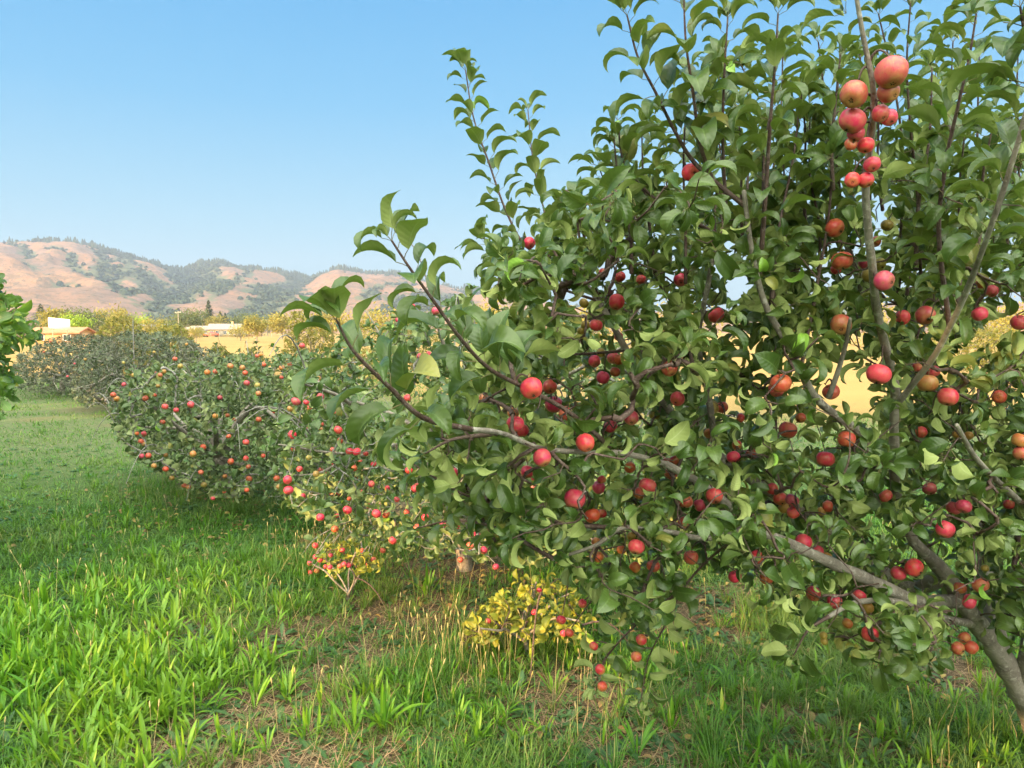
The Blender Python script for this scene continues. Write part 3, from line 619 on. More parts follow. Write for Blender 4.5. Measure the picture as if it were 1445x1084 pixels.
orchard_tree(21, tree_base(655, 4.9), 'second apple tree in the row, small crimson apples, just left of the nearest tree',
    [(405, 570), (415, 515), (455, 488), (510, 470), (560, 445), (600, 430), (650, 425), (690, 450), (760, 450), (900, 470), (1000, 560), (1000, 760), (850, 790), (760, 800), (640, 800), (560, 790), (480, 750), (415, 725), (385, 670), (380, 610)],
    (3.5, 5.9), 1250, .080, (M_LEAF2, M_BARK, M_GREYTWIG), LT_MID, apples=AP2, apple_d=(.036, .055), detail=1, bare=26, maxlen=.55, nlimb=12, trunk_h=.5, trunk_r=.05, n_apples=25, droop=.1,
    shoots=[([(665, 408, 4.0), (668, 440, 4.0), (675, 480, 4.0), (700, 520, 4.1)], .075, .9), ([(745, 430, 4.0), (750, 470, 4.0), (745, 520, 4.1), (740, 570, 4.3)], .075, .9), ([(610, 410, 3.8), (612, 440, 3.8), (625, 490, 3.9)], .075, .9),
            ([(432, 530, 3.7), (450, 540, 3.8), (500, 570, 4.0)], .075, .9), ([(590, 425, 4.0), (600, 470, 4.0), (620, 520, 4.2)], .075, .9), ([(392, 668, 3.6), (425, 690, 3.7), (470, 700, 3.9)], .075, .8),
            ([(655, 440, 3.6), (650, 480, 3.7), (660, 530, 3.8)], .078, .9), ([(385, 490, 4.4), (400, 520, 4.4), (430, 560, 4.5)], .06, .9), ([(710, 440, 4.6), (715, 470, 4.6), (720, 500, 4.6)], .07, .9),
            ([(440, 795, 4.1), (450, 775, 4.15), (475, 745, 4.2), (520, 725, 4.3)], .06, .9), ([(525, 800, 4.2), (520, 780, 4.2), (530, 750, 4.3)], .06, .9), ([(428, 780, 4.0), (445, 760, 4.1), (480, 740, 4.2)], .06, .9)])
orchard_tree(31, tree_base(320, 7.1), 'third apple tree in the row, low and round, dotted all over with orange apples',
    [(152, 575), (160, 545), (190, 528), (240, 512), (290, 520), (330, 503), (370, 512), (420, 498), (470, 510), (520, 600), (520, 720), (440, 700), (400, 712), (370, 706), (330, 700), (290, 700), (250, 690), (215, 660), (180, 640)],
    (5.7, 8.3), 1200, .085, (M_LEAF3, M_BARK, M_GREYTWIG), LT_MID, n_apples=105, apple_d=(.036, .056), kinds='oooopyyyg', detail=0, bare=30, maxlen=.6, nlimb=12, trunk_h=.4, trunk_r=.05, droop=.25, spacing=.030,
    shoots=[([(u_, v_, y_), (u_ + 4, v_ + 14, y_), (u_ + 7, v_ + 34, y_ + .05), (u_ + 8, v_ + 60, y_ + .1)], .075, .95) for u_, v_, y_ in ((186, 505, 6.6), (214, 512, 6.2), (246, 492, 6.8), (275, 500, 6.2), (305, 488, 7.0), (338, 498, 6.3), (362, 486, 6.6), (392, 494, 6.2), (418, 482, 6.4), (446, 496, 6.0), (160, 555, 6.4), (470, 500, 6.2))])
# low branch in the sun below the boughs of the second tree
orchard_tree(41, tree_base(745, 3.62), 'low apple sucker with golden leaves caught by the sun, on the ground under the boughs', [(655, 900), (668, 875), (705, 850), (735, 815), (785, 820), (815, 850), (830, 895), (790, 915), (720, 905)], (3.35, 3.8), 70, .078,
    (M_SUNLIT, M_BARK, M_TWIG), LT, n_apples=4, apple_d=(.028, .036), kinds='rrp', detail=1, bare=3, maxlen=.4, nlimb=5, trunk_h=.08, trunk_r=.012, droop=.1, group='apple suckers')
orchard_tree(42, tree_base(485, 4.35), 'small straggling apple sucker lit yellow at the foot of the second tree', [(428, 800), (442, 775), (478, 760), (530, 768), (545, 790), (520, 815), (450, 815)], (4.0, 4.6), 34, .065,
    (M_SUNLIT, M_BARK, M_TWIG), LT_MID, n_apples=8, apple_d=(.026, .034), kinds='rro', detail=1, bare=2, maxlen=.4, nlimb=6, trunk_h=.06, trunk_r=.010, droop=.1, group='apple suckers')
def dusty(seed, u, Y, label, poly, yr, n, mats=(None,), na=8, th=.5, L=.085, **k):
    n = int(n*1.8)
    return orchard_tree(seed, tree_base(u, Y), label, poly, yr, n, L, (mats[0] or M_DARK, M_BARK, M_GREYTWIG), LT_LO, n_apples=na, apple_d=(.05, .065), kinds='opyg', maxlen=.8, nlimb=9, trunk_h=th, trunk_r=.06, droop=.0, spacing=.034, keep=1., limb_sides=(6, 3), bare=6, **k)
dusty(51, 200, 15.2, 'dusty dark green apple tree beside the end of the grass path, the wider of two', [(98, 560), (108, 510), (130, 482), (175, 468), (215, 470), (245, 470), (285, 490), (335, 512), (340, 560), (260, 585), (180, 582), (120, 575)], (13.6, 17.0), 1100)
dusty(52, 85, 18.5, 'dusty dark apple tree at the far left, farthest along the grass path, smaller of two', [(12, 530), (26, 500), (58, 482), (95, 474), (130, 472), (165, 478), (175, 560), (120, 562), (60, 556), (22, 548)], (17.0, 20.5), 900)
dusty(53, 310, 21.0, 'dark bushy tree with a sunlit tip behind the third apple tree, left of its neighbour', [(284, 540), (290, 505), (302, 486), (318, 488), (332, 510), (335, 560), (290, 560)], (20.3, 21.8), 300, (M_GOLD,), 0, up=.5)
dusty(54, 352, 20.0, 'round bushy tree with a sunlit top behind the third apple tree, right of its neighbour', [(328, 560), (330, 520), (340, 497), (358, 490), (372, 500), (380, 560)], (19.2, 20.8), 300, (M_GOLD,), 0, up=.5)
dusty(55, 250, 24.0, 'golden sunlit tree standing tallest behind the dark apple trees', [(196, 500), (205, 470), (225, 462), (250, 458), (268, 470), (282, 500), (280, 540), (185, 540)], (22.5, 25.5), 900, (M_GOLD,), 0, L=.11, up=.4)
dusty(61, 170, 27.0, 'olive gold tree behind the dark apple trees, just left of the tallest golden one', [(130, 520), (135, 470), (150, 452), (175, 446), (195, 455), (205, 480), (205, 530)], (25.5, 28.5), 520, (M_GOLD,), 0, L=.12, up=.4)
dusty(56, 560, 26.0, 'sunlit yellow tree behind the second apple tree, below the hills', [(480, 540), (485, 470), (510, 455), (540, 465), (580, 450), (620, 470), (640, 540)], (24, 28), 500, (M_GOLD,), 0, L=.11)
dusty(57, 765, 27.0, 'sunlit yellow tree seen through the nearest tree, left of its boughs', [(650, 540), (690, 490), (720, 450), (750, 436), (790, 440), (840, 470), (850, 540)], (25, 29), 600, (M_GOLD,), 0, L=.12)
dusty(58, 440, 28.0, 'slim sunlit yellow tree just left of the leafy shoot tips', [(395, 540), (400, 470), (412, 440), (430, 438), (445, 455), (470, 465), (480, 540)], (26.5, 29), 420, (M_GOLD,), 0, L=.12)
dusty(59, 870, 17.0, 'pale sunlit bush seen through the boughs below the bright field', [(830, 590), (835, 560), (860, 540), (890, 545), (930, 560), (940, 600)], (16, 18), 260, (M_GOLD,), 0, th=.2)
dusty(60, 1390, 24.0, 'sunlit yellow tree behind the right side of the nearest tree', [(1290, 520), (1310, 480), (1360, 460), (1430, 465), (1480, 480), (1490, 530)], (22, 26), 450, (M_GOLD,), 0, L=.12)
orchard_tree(71, (-4.3, 5.0, 0), 'glossy green fruit tree whose boughs reach in at the left edge', [(-330, 380), (-200, 300), (-90, 320), (-15, 385), (10, 395), (30, 430), (50, 466), (52, 480), (24, 488), (0, 490), (8, 515), (22, 540), (14, 568), (-4, 590), (-100, 640), (-300, 640)],
    (4.2, 5.4), 700, .11, (M_PEAR, M_BARK, M_TWIG), LT_MID, maxlen=.6, nlimb=9, trunk_h=.7, trunk_r=.07, droop=.35, name='fruit_tree', cat='fruit tree', group=None, keep=1.)

# =========================== ground ===========================
def gh(x, y):
    r = np.hypot(x, y); return .045*(noise(x*.7, y*.7, 3, 2) - .5)*np.clip(1.6 - r/60, 0, 1)
BARE = [(610, 880, .55), (560, 850, .35), (350, 1040, .45), (420, 900, .30), (330, 1010, .30), (470, 960, .3), (980, 860, .4), (260, 900, .25), (800, 980, .35), (870, 1040, .35), (640, 800, .5), (400, 1075, .4), (118, 578, .8), (50, 592, .5), (150, 600, .4), (1330, 950, .3), (520, 930, .25), (680, 960, .2)]
BP = [(gp(u, v), r) for u, v, r in BARE]
def bare(x, y):
    b = np.zeros(np.shape(x))
    for p, r in BP: b = np.maximum(b, np.exp(-((x-p[0])**2 + (y-p[1])**2)/(r*r)*1.2))
    return np.clip(b + .9*np.clip(noise(x*1.3, y*1.3, 4, 5) - .56, 0, 1)*3*np.clip((x+2.2)*1.5, .15, 1), 0, 1)
def build_ground():
    a = np.linspace(-1, 1, 321); X1 = 2.2*np.sinh(a*9.); X1 = np.sign(X1)*np.minimum(np.abs(X1), 9000)
    X, Y = np.meshgrid(X1, X1 + 5, indexing='ij'); V = np.stack([X, Y, gh(X, Y) - .0], -1).reshape(-1, 3)
    A = Acc(); A.raw(V, grid_faces(320, 320), bare(X, Y).ravel()); return A
m = N("meadow"); o = m.obj(); sp = m.n('SeparateXYZ', {0: o}); n1 = m.noise(1.1, o, 5., .6); n2 = m.noise(14, o, 6., .7); n3 = m.noise(90, o, 4., .7); n4 = m.noise(.12, o, 4.)
soil = m.mix(m.mr(n3, .35, .65), (.045, .030, .018), (.20, .145, .085)); green = m.mix(m.mr(n3, .3, .7), (.025, .060, .014), (.075, .14, .03))
near = m.mix(m.mr(m.math('MULTIPLY_ADD', n2, .5, m.attr('rnd').outputs['Fac']), .38, .62), green, soil)
lane = m.mix(m.mr(n2, .35, .65), (.085, .135, .045), (.17, .165, .09)); near = m.mix(m.mr(sp.outputs[1], 6.5, 10.), near, m.mix(m.mr(m.math('MULTIPLY_ADD', n2, .35, m.attr('rnd').outputs['Fac']), .55, 1.1), lane, (.14, .125, .065)))
gold = m.mix(m.mr(n4, .3, .7), (.30, .185, .065), (.41, .26, .10)); gold = m.mix(m.mr(n2, .4, .7, 0, .4), gold, (.30, .26, .10))
xe = m.mr(sp.outputs[0], -6., -1., 27., 14.)
f = m.mr(m.math('SUBTRACT', m.math('MULTIPLY_ADD', n1, 5., sp.outputs[1]), xe), 0., 4.)
m_ground = m.done(m.bsdf(m.mix(f, near, gold), .95, m.bump(m.math('ADD', n2, m.math('MULTIPLY', n3, .5)), .8, .03), .1))
tag(build_ground().build('ground', m_ground), kind='structure')

# ---- grass, weeds, straw (uncountable)
def wedge(n, r0, r1, lo=-43, hi=43, rng=RNG, pw=0.):
    """points on the ground ahead, thinning with distance"""
    q = rng.random(n); r = r0*(r1/r0)**q if pw == 0 else (r0**pw + q*(r1**pw - r0**pw))**(1/pw)
    a = np.radians(rng.uniform(lo, hi, n)); return r*np.sin(a), r*np.cos(a), r
def blade_t(nu, bend, wd, fold=.25, taper=.9, lance=False):
    t = np.linspace(0, 1, nu+1); ang = bend*t; dx = np.sin(ang); dz = np.cos(ang)
    X = np.concatenate([[0], np.cumsum((dx[1:]+dx[:-1])/2/nu)]); Z = np.concatenate([[0], np.cumsum((dz[1:]+dz[:-1])/2/nu)])
    W_ = wd*(1 - t**1.6*taper) if not lance else wd*np.maximum(.10, np.sin(math.pi*np.clip(t, 0, 1)**1.25)**.9); W_[-1] = wd*.06
    V = []; L = []
    for i in range(nu+1):
        for s_ in (-1, 0, 1): V.append((X[i] - abs(s_)*fold*W_[i]*math.cos(ang[i]), s_*W_[i], Z[i] + abs(s_)*fold*W_[i]*math.sin(ang[i]))); L.append((t[i], s_, 0))
    return np.array(V), grid_faces(nu, 2), np.array(L)
def upright(x, y, ang, tilt, sc, rng):
    """frames with local z up tilted towards ang, local x the outward direction"""
    c, s_ = np.cos(ang), np.sin(ang); o = np.stack([c, s_, 0*c], -1); z = unit(np.stack([0*c, 0*c, 1+0*c], -1)*np.cos(tilt)[:, None] + o*np.sin(tilt)[:, None])
    x_ = unit(o - np.sum(o*z, -1, keepdims=True)*z); y_ = np.cross(z, x_); return np.stack([x_, y_, z], -1)*np.asarray(sc).reshape(-1, 1, 1)
def scatter(acc, x, y, h, tmpl, rng, tilt=(.05, .6), ang=None, rnd=None, z=0.):
    n = len(x); ang = rng.uniform(0, 6.283, n) if ang is None else ang; tl = rng.uniform(tilt[0], tilt[1], n)
    M = upright(x, y, ang, tl, h, rng); p = np.stack([x, y, gh(x, y) + z], -1); v = rng.integers(0, len(tmpl), n); r = rng.random(n) if rnd is None else rnd
    for k, T in enumerate(tmpl):
        q = v == k; acc.inst(T, M[q], p[q], r[q])
def grass_mat(name, a, b, c, tf=.35, rough=.45, spec=.4):
    m = N(name); r = m.attr('rnd').outputs['Fac']; o = m.obj(); n1 = m.noise(.9, o, 4.)
    col = m.mix(r, a, b); col = m.mix(m.mr(n1, .45, .65, 0, .6), col, tuple(.5*(q+w_) for q, w_ in zip(b, c))); col = m.mix(m.mr(r, .93, .95), col, c)
    l = m.n('SeparateXYZ', {0: m.attr('luv').outputs['Vector']}); rib = m.mr(m.math('ABSOLUTE', l.outputs[1]), 0., .25, .35, 0.); col = m.mix(rib, col, tuple(min(1, q*1.8) for q in b))
    p = m.bsdf(col, rough, spec=spec); tr = m.n('BsdfTranslucent', {'Color': m.mix(.5, col, (.22, .42, .03))})
    return m.done(m.n('MixShader', {0: tf, 1: p.outputs[0], 2: tr.outputs[0]}))
M_GRASS = grass_mat("grass", (.040, .120, .014), (.095, .215, .024), (.30, .27, .09))
M_BLADE = grass_mat("plantain", (.042, .150, .008), (.110, .265, .013), (.34, .42, .05))
M_WEED = grass_mat("weed", (.030, .085, .026), (.065, .150, .050), (.20, .28, .09))
M_STRAW = grass_mat("straw", (.24, .145, .075), (.44, .31, .18), (.10, .055, .03), .1, .7, .2)
M_STALKG = grass_mat("dry_stalk", (.32, .30, .10), (.50, .42, .22), (.42, .30, .16), .2, .6, .2)
BT = [blade_t(3, b, w_) for b, w_ in ((.5, .025), (1.0, .022), (1.5, .028), (.8, .02), (2.0, .025))]
rg = np.random.default_rng(5)
acc = Acc()
x, y, r = wedge(240000, 2.1, 27, rng=rg); bb = bare(x, y); nz = noise(x*2.2, y*2.2, 3, 8)
keep = rg.random(len(x)) < np.clip(1.15 - bb*1.7, .02, 1)*np.clip(.35 + 1.3*nz, 0, 1); x, y, r, nz = x[keep], y[keep], r[keep], nz[keep]
keep = ~((x > .5 + (16-y)*.4) & (y > 14)); x, y, r, nz = x[keep], y[keep], r[keep], nz[keep]
lane_ = np.clip((y-5.2)/2.5, 0, 1)
hgt = (.05 + .085*nz**2)*(1 - .45*lane_)*(1 + r/40)*rg.uniform(.6, 1.5, len(x))
wsc = np.clip(r/4.0, .8, 6.)
M_ = upright(x, y, rg.uniform(0, 6.28, len(x)), rg.uniform(.05, .75, len(x)), hgt, rg); M_[:, :, 1] *= np.maximum(1, wsc)[:, None]
p = np.stack([x, y, gh(x, y) - .003], -1); v = rg.integers(0, len(BT), len(x)); rn = rg.random(len(x))
for k, T in enumerate(BT): q = v == k; acc.inst(T, M_[q], p[q], rn[q])
# taller tufts
cx, cy, cr = wedge(900, 2.4, 14, rng=rg)
tall = [(640, 950, .55), (700, 900, .4), (560, 960, .4), (480, 790, .6), (400, 800, .5), (540, 840, .4), (260, 700, .5), (340, 720, .5), (1120, 980, .7), (1300, 1000, .6), (1200, 900, .4), (1000, 1040, .5), (220, 690, .7), (1400, 1040, .4), (1070, 870, .4)]
for u, v_, s_ in tall:
    q = gp(u, v_); k = 30; cx = np.append(cx, q[0] + rg.normal(0, s_*.5, k)); cy = np.append(cy, q[1] + rg.normal(0, s_*.35, k)); cr = np.append(cr, np.full(k, 0.))
ns = rg.integers(14, 34, len(cx)); X = np.repeat(cx, ns); Yy = np.repeat(cy, ns); R_ = np.repeat(rg.uniform(.012, .045, len(cx)), ns); A_ = rg.uniform(0, 6.283, len(X))
X = X + np.cos(A_)*R_*rg.random(len(X)); Yy = Yy + np.sin(A_)*R_*rg.random(len(X)); H_ = np.repeat(np.where(cr == 0, rg.uniform(.10, .20, len(cx)), rg.uniform(.07, .15, len(cx))), ns)*rg.uniform(.5, 1.1, len(X))
scatter(acc, X, Yy, H_, [blade_t(4, b, w_) for b, w_ in ((.4, .013), (.9, .014), (1.4, .013))], rg, (.0, .5), A_)
tag(acc.build('grass', M_GRASS), 'fine green grass covering the orchard floor between the weeds', 'grass', kind='stuff')
# plantain clumps with broad upright blades
acc = Acc(); PT = [blade_t(6, b, w_, .35, .9, True) for b, w_ in ((.35, .055), (.8, .052), (1.2, .062), (.5, .045), (-.3, .052))]
def clump(cx, cy, hh, nb, tilt, tmpl, acc, spread=.02):
    n = len(cx); k = rg.integers(nb[0], nb[1], n); X = np.repeat(cx, k); Y_ = np.repeat(cy, k); a = rg.uniform(0, 6.283, len(X)); s_ = spread*rg.random(len(X))
    h = np.repeat(hh, k)*rg.uniform(.55, 1.15, len(X)); base_r = np.repeat(rg.random(n), k); scatter(acc, X + np.cos(a)*s_, Y_ + np.sin(a)*s_, h, tmpl, rg, tilt, a, np.clip(base_r*.6 + rg.random(len(X))*.42, 0, 1))
x, y, r = wedge(11000, 2.2, 15, rng=rg)
u, v_ = PX(np.stack([x, y, 0*x], -1)); dens = .05 + .95*np.exp(-(((u-120)/220)**2 + ((v_-960)/150)**2)) + .35*np.exp(-(((u-60)/200)**2 + ((v_-700)/60)**2)) + .25*(noise(x*1.1, y*1.1, 3, 15) > .52)
keep = rg.random(len(x)) < dens*(1-.8*bare(x, y)); x, y, r, dd = x[keep], y[keep], r[keep], dens[keep]
keep = ~((x > .5 + (16-y)*.4) & (y > 13)); x, y, r, dd = x[keep], y[keep], r[keep], dd[keep]
clump(x, y, (.075 + .09*np.clip(dd, 0, 1))*rg.uniform(.8, 1.2, len(x))*np.clip(1.25 - r/14, .5, 1), (5, 11), (.1, .75), PT, acc)
bx = [(370, 950, .20), (540, 1030, .20), (20, 960, .2), (640, 640, .2), (320, 930, .15), (900, 1070, .16), (1190, 1000, .12), (1020, 1010, .12), (600, 840, .2), (500, 1040, .17), (935, 960, .12), (945, 1030, .12), (1060, 1060, .12), (430, 745, .2), (120, 1060, .2), (250, 1010, .18)]
g_ = np.array([gp(a, b)[:2] for a, b, c in bx]); clump(g_[:, 0], g_[:, 1], np.array([c for *_, c in bx]), (8, 13), (.1, .8), PT, acc)
tag(acc.build('plantain_weeds', M_BLADE), 'bright green broad bladed weeds growing thick at the lower left', 'weeds', kind='stuff')
# low rosettes
acc = Acc(); x, y, r = wedge(9000, 2.1, 13, rng=rg); keep = rg.random(len(x)) < .25 + .6*noise(x*1.6, y*1.6, 3, 25); x, y, r = x[keep], y[keep], r[keep]
WT = [blade_t(4, b, w_, .2, .9, True) for b, w_ in ((.7, .16), (1.0, .2), (.4, .13), (1.3, .22))]
clump(x, y, rg.uniform(.035, .095, len(x)), (4, 9), (.75, 1.35), WT, acc, .012)
tag(acc.build('low_weeds', M_WEED), 'low blue green rosettes of weeds pressed against the soil', 'weeds', kind='stuff')
# straw litter
acc = Acc(); x, y, r = wedge(90000, 2.1, 18, rng=rg); keep = rg.random(len(x)) < .06 + .94*np.clip(bare(x, y)*1.4 - .12, 0, 1); x, y, r = x[keep], y[keep], r[keep]
ST = [blade_t(3, b, .012) for b in (.5, 1.2, -.6)]; scatter(acc, x, y, rg.uniform(.03, .14, len(x)), ST, rg, (1.25, 1.62), z=.008); acc_s = acc
tag(acc.build('straw_litter', M_STRAW), 'dry straw litter over the bare patches of soil', 'straw', kind='stuff')
# fallen leaves
acc = Acc(); n = 1500; t_ = rg.random(n); x = 2.0 - t_*5.2 + rg.normal(0, .8, n); y = 3.2 + t_*4.2 + rg.normal(0, .8, n); a_ = rg.uniform(0, 6.28, n)
M = frames(np.stack([np.cos(a_), np.sin(a_), rg.normal(0, .25, n)], -1), np.stack([rg.normal(0, .35, n), rg.normal(0, .35, n), np.ones(n)], -1), rg.uniform(.03, .06, n)); acc.inst(LT_MID[1], M, np.stack([x, y, gh(x, y) + .015], -1), rg.random(n))
tag(acc.build('fallen_leaves', far_leaf_mat("fallen_leaf", (.16, .09, .04), (.34, .26, .08), (.12, .10, .04), .1, .7)), 'curled brown and yellow fallen leaves along the row', 'fallen leaves', kind='stuff')
# seed stalks
acc = Acc(); x, y, r = wedge(240, 2.6, 9, rng=rg)
for u, v_, s_, k in ((90, 850, .35, 16), (480, 790, .4, 70), (640, 930, .35, 45), (250, 700, .4, 30), (700, 970, .4, 20), (1320, 930, .3, 12)):
    q = gp(u, v_); x = np.append(x, q[0] + rg.normal(0, s_*.6, k)); y = np.append(y, q[1] + rg.normal(0, s_*.4, k))
hgt = rg.uniform(.12, .28, len(x)); a = rg.uniform(0, 6.28, len(x))
for i in range(len(x)):
    b = np.array([x[i], y[i], gh(x[i], y[i])]); d = np.array([math.cos(a[i]), math.sin(a[i]), 0]); h = hgt[i]; l = rg.uniform(.05, .35)
    pts = [b, b + d*l*h*.3 + [0, 0, h*.5], b + d*l*h + [0, 0, h]]; tube(acc, pts, [.0013, .0011, .0008], 3, rg.random()*.9)
    e = np.array(pts[2]); u_ = unit(e - pts[1]); tube(acc, [e, e + u_*.008, e + u_*.02, e + u_*.028], [.001, .003, .003, .0008], 4, rg.random()*.9)
tag(acc.build('seed_stalks', M_STALKG), 'thin pale seed stalks standing above the grass', 'grass stalks', kind='stuff')

# =========================== hills ===========================
SKYL = [(-900, 330), (-300, 335), (0, 344), (60, 341), (110, 343), (150, 352), (200, 366), (235, 378), (262, 384), (285, 372), (310, 369), (340, 378), (372, 382), (400, 384), (436, 396), (455, 388), (480, 380), (520, 386), (560, 388), (580, 392),
        (606, 400), (640, 408), (690, 408), (730, 418), (790, 432), (860, 440), (950, 446), (1100, 440), (1300, 436), (1500, 440), (2400, 440)]
HZ = 542 - F*math.tan(PITCH)
azu = np.linspace(-1150, 2600, 620); az = np.arctan((azu - 722.5)/F)
sk = np.interp(azu, [a for a, b in SKYL], [b for a, b in SKYL])
elev = (HZ - sk)/F*np.cos(az)
NR = 210; tt = np.linspace(-.06, 1.35, NR); R0, R1 = 900., 2700.
AZ, TT = np.meshgrid(az, tt, indexing='ij'); UU = np.repeat(azu[:, None], NR, 1); RR = R0 + (R1-R0)*TT
HX, HY = RR*np.sin(AZ), RR*np.cos(AZ)
ridge = (elev*R1 + 1.6)[:, None]
prof = np.where(TT < 1, np.clip(TT, 0, 1)**1.35, 1 - (TT-1)*1.2)
VAL = [([(255, 1.05), (285, .62), (235, .25), (215, .0)], 34, .26), ([(430, 1.05), (405, .6), (380, .35), (340, .1)], 30, .22), ([(705, 1.05), (640, .6), (560, .2)], 40, .25), ([(590, 1.05), (560, .7), (520, .4)], 18, .10),
       ([(30, .95), (60, .6), (90, .35)], 20, .10), ([(75, .95), (110, .62), (150, .4)], 14, .07), ([(180, .75), (230, .5), (250, .3)], 18, .09), ([(150, .5), (190, .3), (220, .12)], 18, .08), ([(345, .9), (335, .6), (300, .35)], 14, .06),
       ([(-200, 1), (-160, .5), (-100, .1)], 40, .2), ([(900, 1), (850, .5), (800, .1)], 40, .15), ([(1200, 1), (1150, .5), (1100, .1)], 40, .15)]
val = np.zeros(UU.shape); wood = np.zeros(UU.shape)
wob = 16*(noise(HX/160, HY/160, 3, 4) - .5)*2
for pts, wd, dp in VAL:
    ts = [p_[1] for p_ in pts][::-1]; us = [p_[0] for p_ in pts][::-1]; cu = np.interp(TT, ts, us); act = np.clip((TT - ts[0] + .08)/.1, 0, 1)
    g = np.exp(-((UU + wob*1.4 - cu)/wd)**2)*act*np.clip((1.12-TT)/.15, 0, 1); val = np.maximum(val, g*dp); wood = np.maximum(wood, g*(1.2 if wd > 25 else .85))
rn = 1 - np.abs(noise(HX/420 + .3*noise(HX/300, HY/300, 2, 6), HY/420, 5, 7)*2 - 1)
rn2 = 1 - np.abs(noise(HX/130, HY/130, 4, 9)*2 - 1)
env = np.clip(TT, 0, 1)**.7*np.clip((1.0-TT)/.30, 0, 1)**.8
HZZ = ridge*prof*(1 - val*.8*np.clip((1.0-TT)/.2, 0, 1)) + env*((rn-.72)*115 + (rn2-.7)*52) - 6*(TT < 0)
ROWZ = np.maximum(HZZ, -8)
A = Acc(); wd_ = np.clip(wood*1.0 + 1.5*(noise(HX/170, HY/170, 4, 12) - .55) + .5*(.72-rn) + .35*np.exp(-((UU-270)/90)**2)*(TT > .3), 0, 1)
A.raw(np.stack([HX, HY, ROWZ], -1).reshape(-1, 3), grid_faces(619, NR-1)[:, ::-1], wd_.ravel())
m = N("dry_hills"); o = m.obj(); wdn = m.attr('rnd').outputs['Fac']; n1 = m.noise(.006, o, 6., .6); n2 = m.noise(.035, o, 6., .7)
dry = m.mix(m.mr(n1, .35, .65), (.25, .130, .070), (.32, .175, .098)); mv = m.noise(.0022, o, 3.); dry = m.mix(m.mr(mv, .46, .60, 0, .8), dry, (.20, .125, .095)); dry = m.mix(m.mr(n2, .47, .60, 0, .85), dry, (.15, .105, .07)); n5 = m.noise(.12, o, 3.); dry = m.mix(m.mr(n5, .56, .64, 0, .7), dry, (.10, .085, .055))
scr = m.mix(m.mr(n2, .35, .6), (.06, .075, .040), (.13, .13, .07))
f = m.mr(m.math('ADD', wdn, m.math('MULTIPLY_ADD', n2, 1.3, -.65)), .30, .48)
tag(A.build('hills', m.done(m.bsdf(m.mix(f, dry, scr), .95, m.bump(n2, .7, 12.), .1))), kind='structure')
# woods on the slopes and ridge
rg = np.random.default_rng(9)
def cone_t(seed, rings=4, sides=6):
    r = random.Random(seed); V = []; Fq = []
    for k in range(rings):
        z0 = .12 + .88*k/rings; z1 = min(1.02, z0 + .42*(1-k/rings*.4)); rad = .30*(1 - k/rings)**.8 + .03
        b = len(V)
        for q in range(sides): a = 6.283*q/sides + k; rr_ = rad*r.uniform(.65, 1.2); V += [(rr_*math.cos(a), rr_*math.sin(a), z0 - .05*r.random()), (rad*.12*math.cos(a), rad*.12*math.sin(a), z1)]
        Fq += [(b+2*q, b+2*((q+1) % sides), b+2*((q+1) % sides)+1, b+2*q+1) for q in range(sides)]
    return np.array(V), np.array(Fq), np.zeros((len(V), 3))
def blob_t(seed, n=26):
    r = np.random.default_rng(seed); V = []; Fq = []
    for k in range(n):
        d = unit(r.normal(0, 1, 3)); d[2] = abs(d[2])*.8 + .05; c = d*np.array([.5, .5, .8])*r.uniform(.7, 1.) + [0, 0, .12]; t1 = unit(np.cross(d, r.normal(0, 1, 3)))*.23; t2 = unit(np.cross(d, t1))*.23
        b = len(V); V += [c+t1, c+t2, c-t1, c-t2]; Fq.append((b, b+1, b+2, b+3))
    return np.array(V), np.array(Fq), np.zeros((len(V), 3))
CT = [cone_t(i) for i in range(4)]; OT = [blob_t(i) for i in range(4)]
w_ = wd_.copy(); w_[(TT < .02) | (TT > 1.06) | (UU > 1700) | (UU < -400)] = 0; pr = (np.clip(w_ - .32, 0, 1)**1.3*RR).ravel(); pr /= pr.sum()
ix = rg.choice(len(pr), 15000, p=pr); px_ = HX.ravel()[ix] + rg.normal(0, 8, len(ix)); py_ = HY.ravel()[ix] + rg.normal(0, 8, len(ix)); pz_ = ROWZ.ravel()[ix]
hh = rg.uniform(5, 12, len(ix)); acc = Acc()
def put(T, px_, py_, pz_, sx, sz):
    n = len(px_); a = rg.uniform(0, 6.28, n); c, s_ = np.cos(a), np.sin(a); M = np.zeros((n, 3, 3)); M[:, 0, 0] = c*sx; M[:, 1, 0] = s_*sx; M[:, 0, 1] = -s_*sx; M[:, 1, 1] = c*sx; M[:, 2, 2] = sz
    v = rg.integers(0, len(T), n); P3 = np.stack([px_, py_, pz_ - .5], -1); r = rg.random(n)
    for k, t in enumerate(T): q = v == k; acc.inst(t, M[q], P3[q], r[q])
put(OT, px_, py_, pz_, hh*1.15, hh)
# conifers along the skyline
rid = [(-400, 60, .8), (0, 35, .5), (185, 1e9, 1)]
uu = []; 
for u0, u1, n in ((-300, 25, 90), (25, 60, 10), (60, 130, 90), (130, 262, 330), (262, 345, 200), (345, 440, 240), (440, 590, 330), (590, 760, 260), (760, 1500, 500)): uu += list(rg.uniform(u0, u1, n))
uu = np.array(uu); t_ = rg.normal(1.0, .018, len(uu)); a_ = np.arctan((uu-722.5)/F); rr_ = R0 + (R1-R0)*t_
el_ = np.interp(uu, azu, elev); z_ = (el_*R1 + 1.6)*np.where(t_ < 1, t_**1.35, 1-(t_-1)*1.2) - 2
hh = rg.uniform(9, 20, len(uu))*(.6 + .8*noise(uu/14, uu*0, 2, 3)); hh[(uu > 25) & (uu < 60)] *= .6
put(CT, rr_*np.sin(a_), rr_*np.cos(a_), z_, hh*.9, hh)
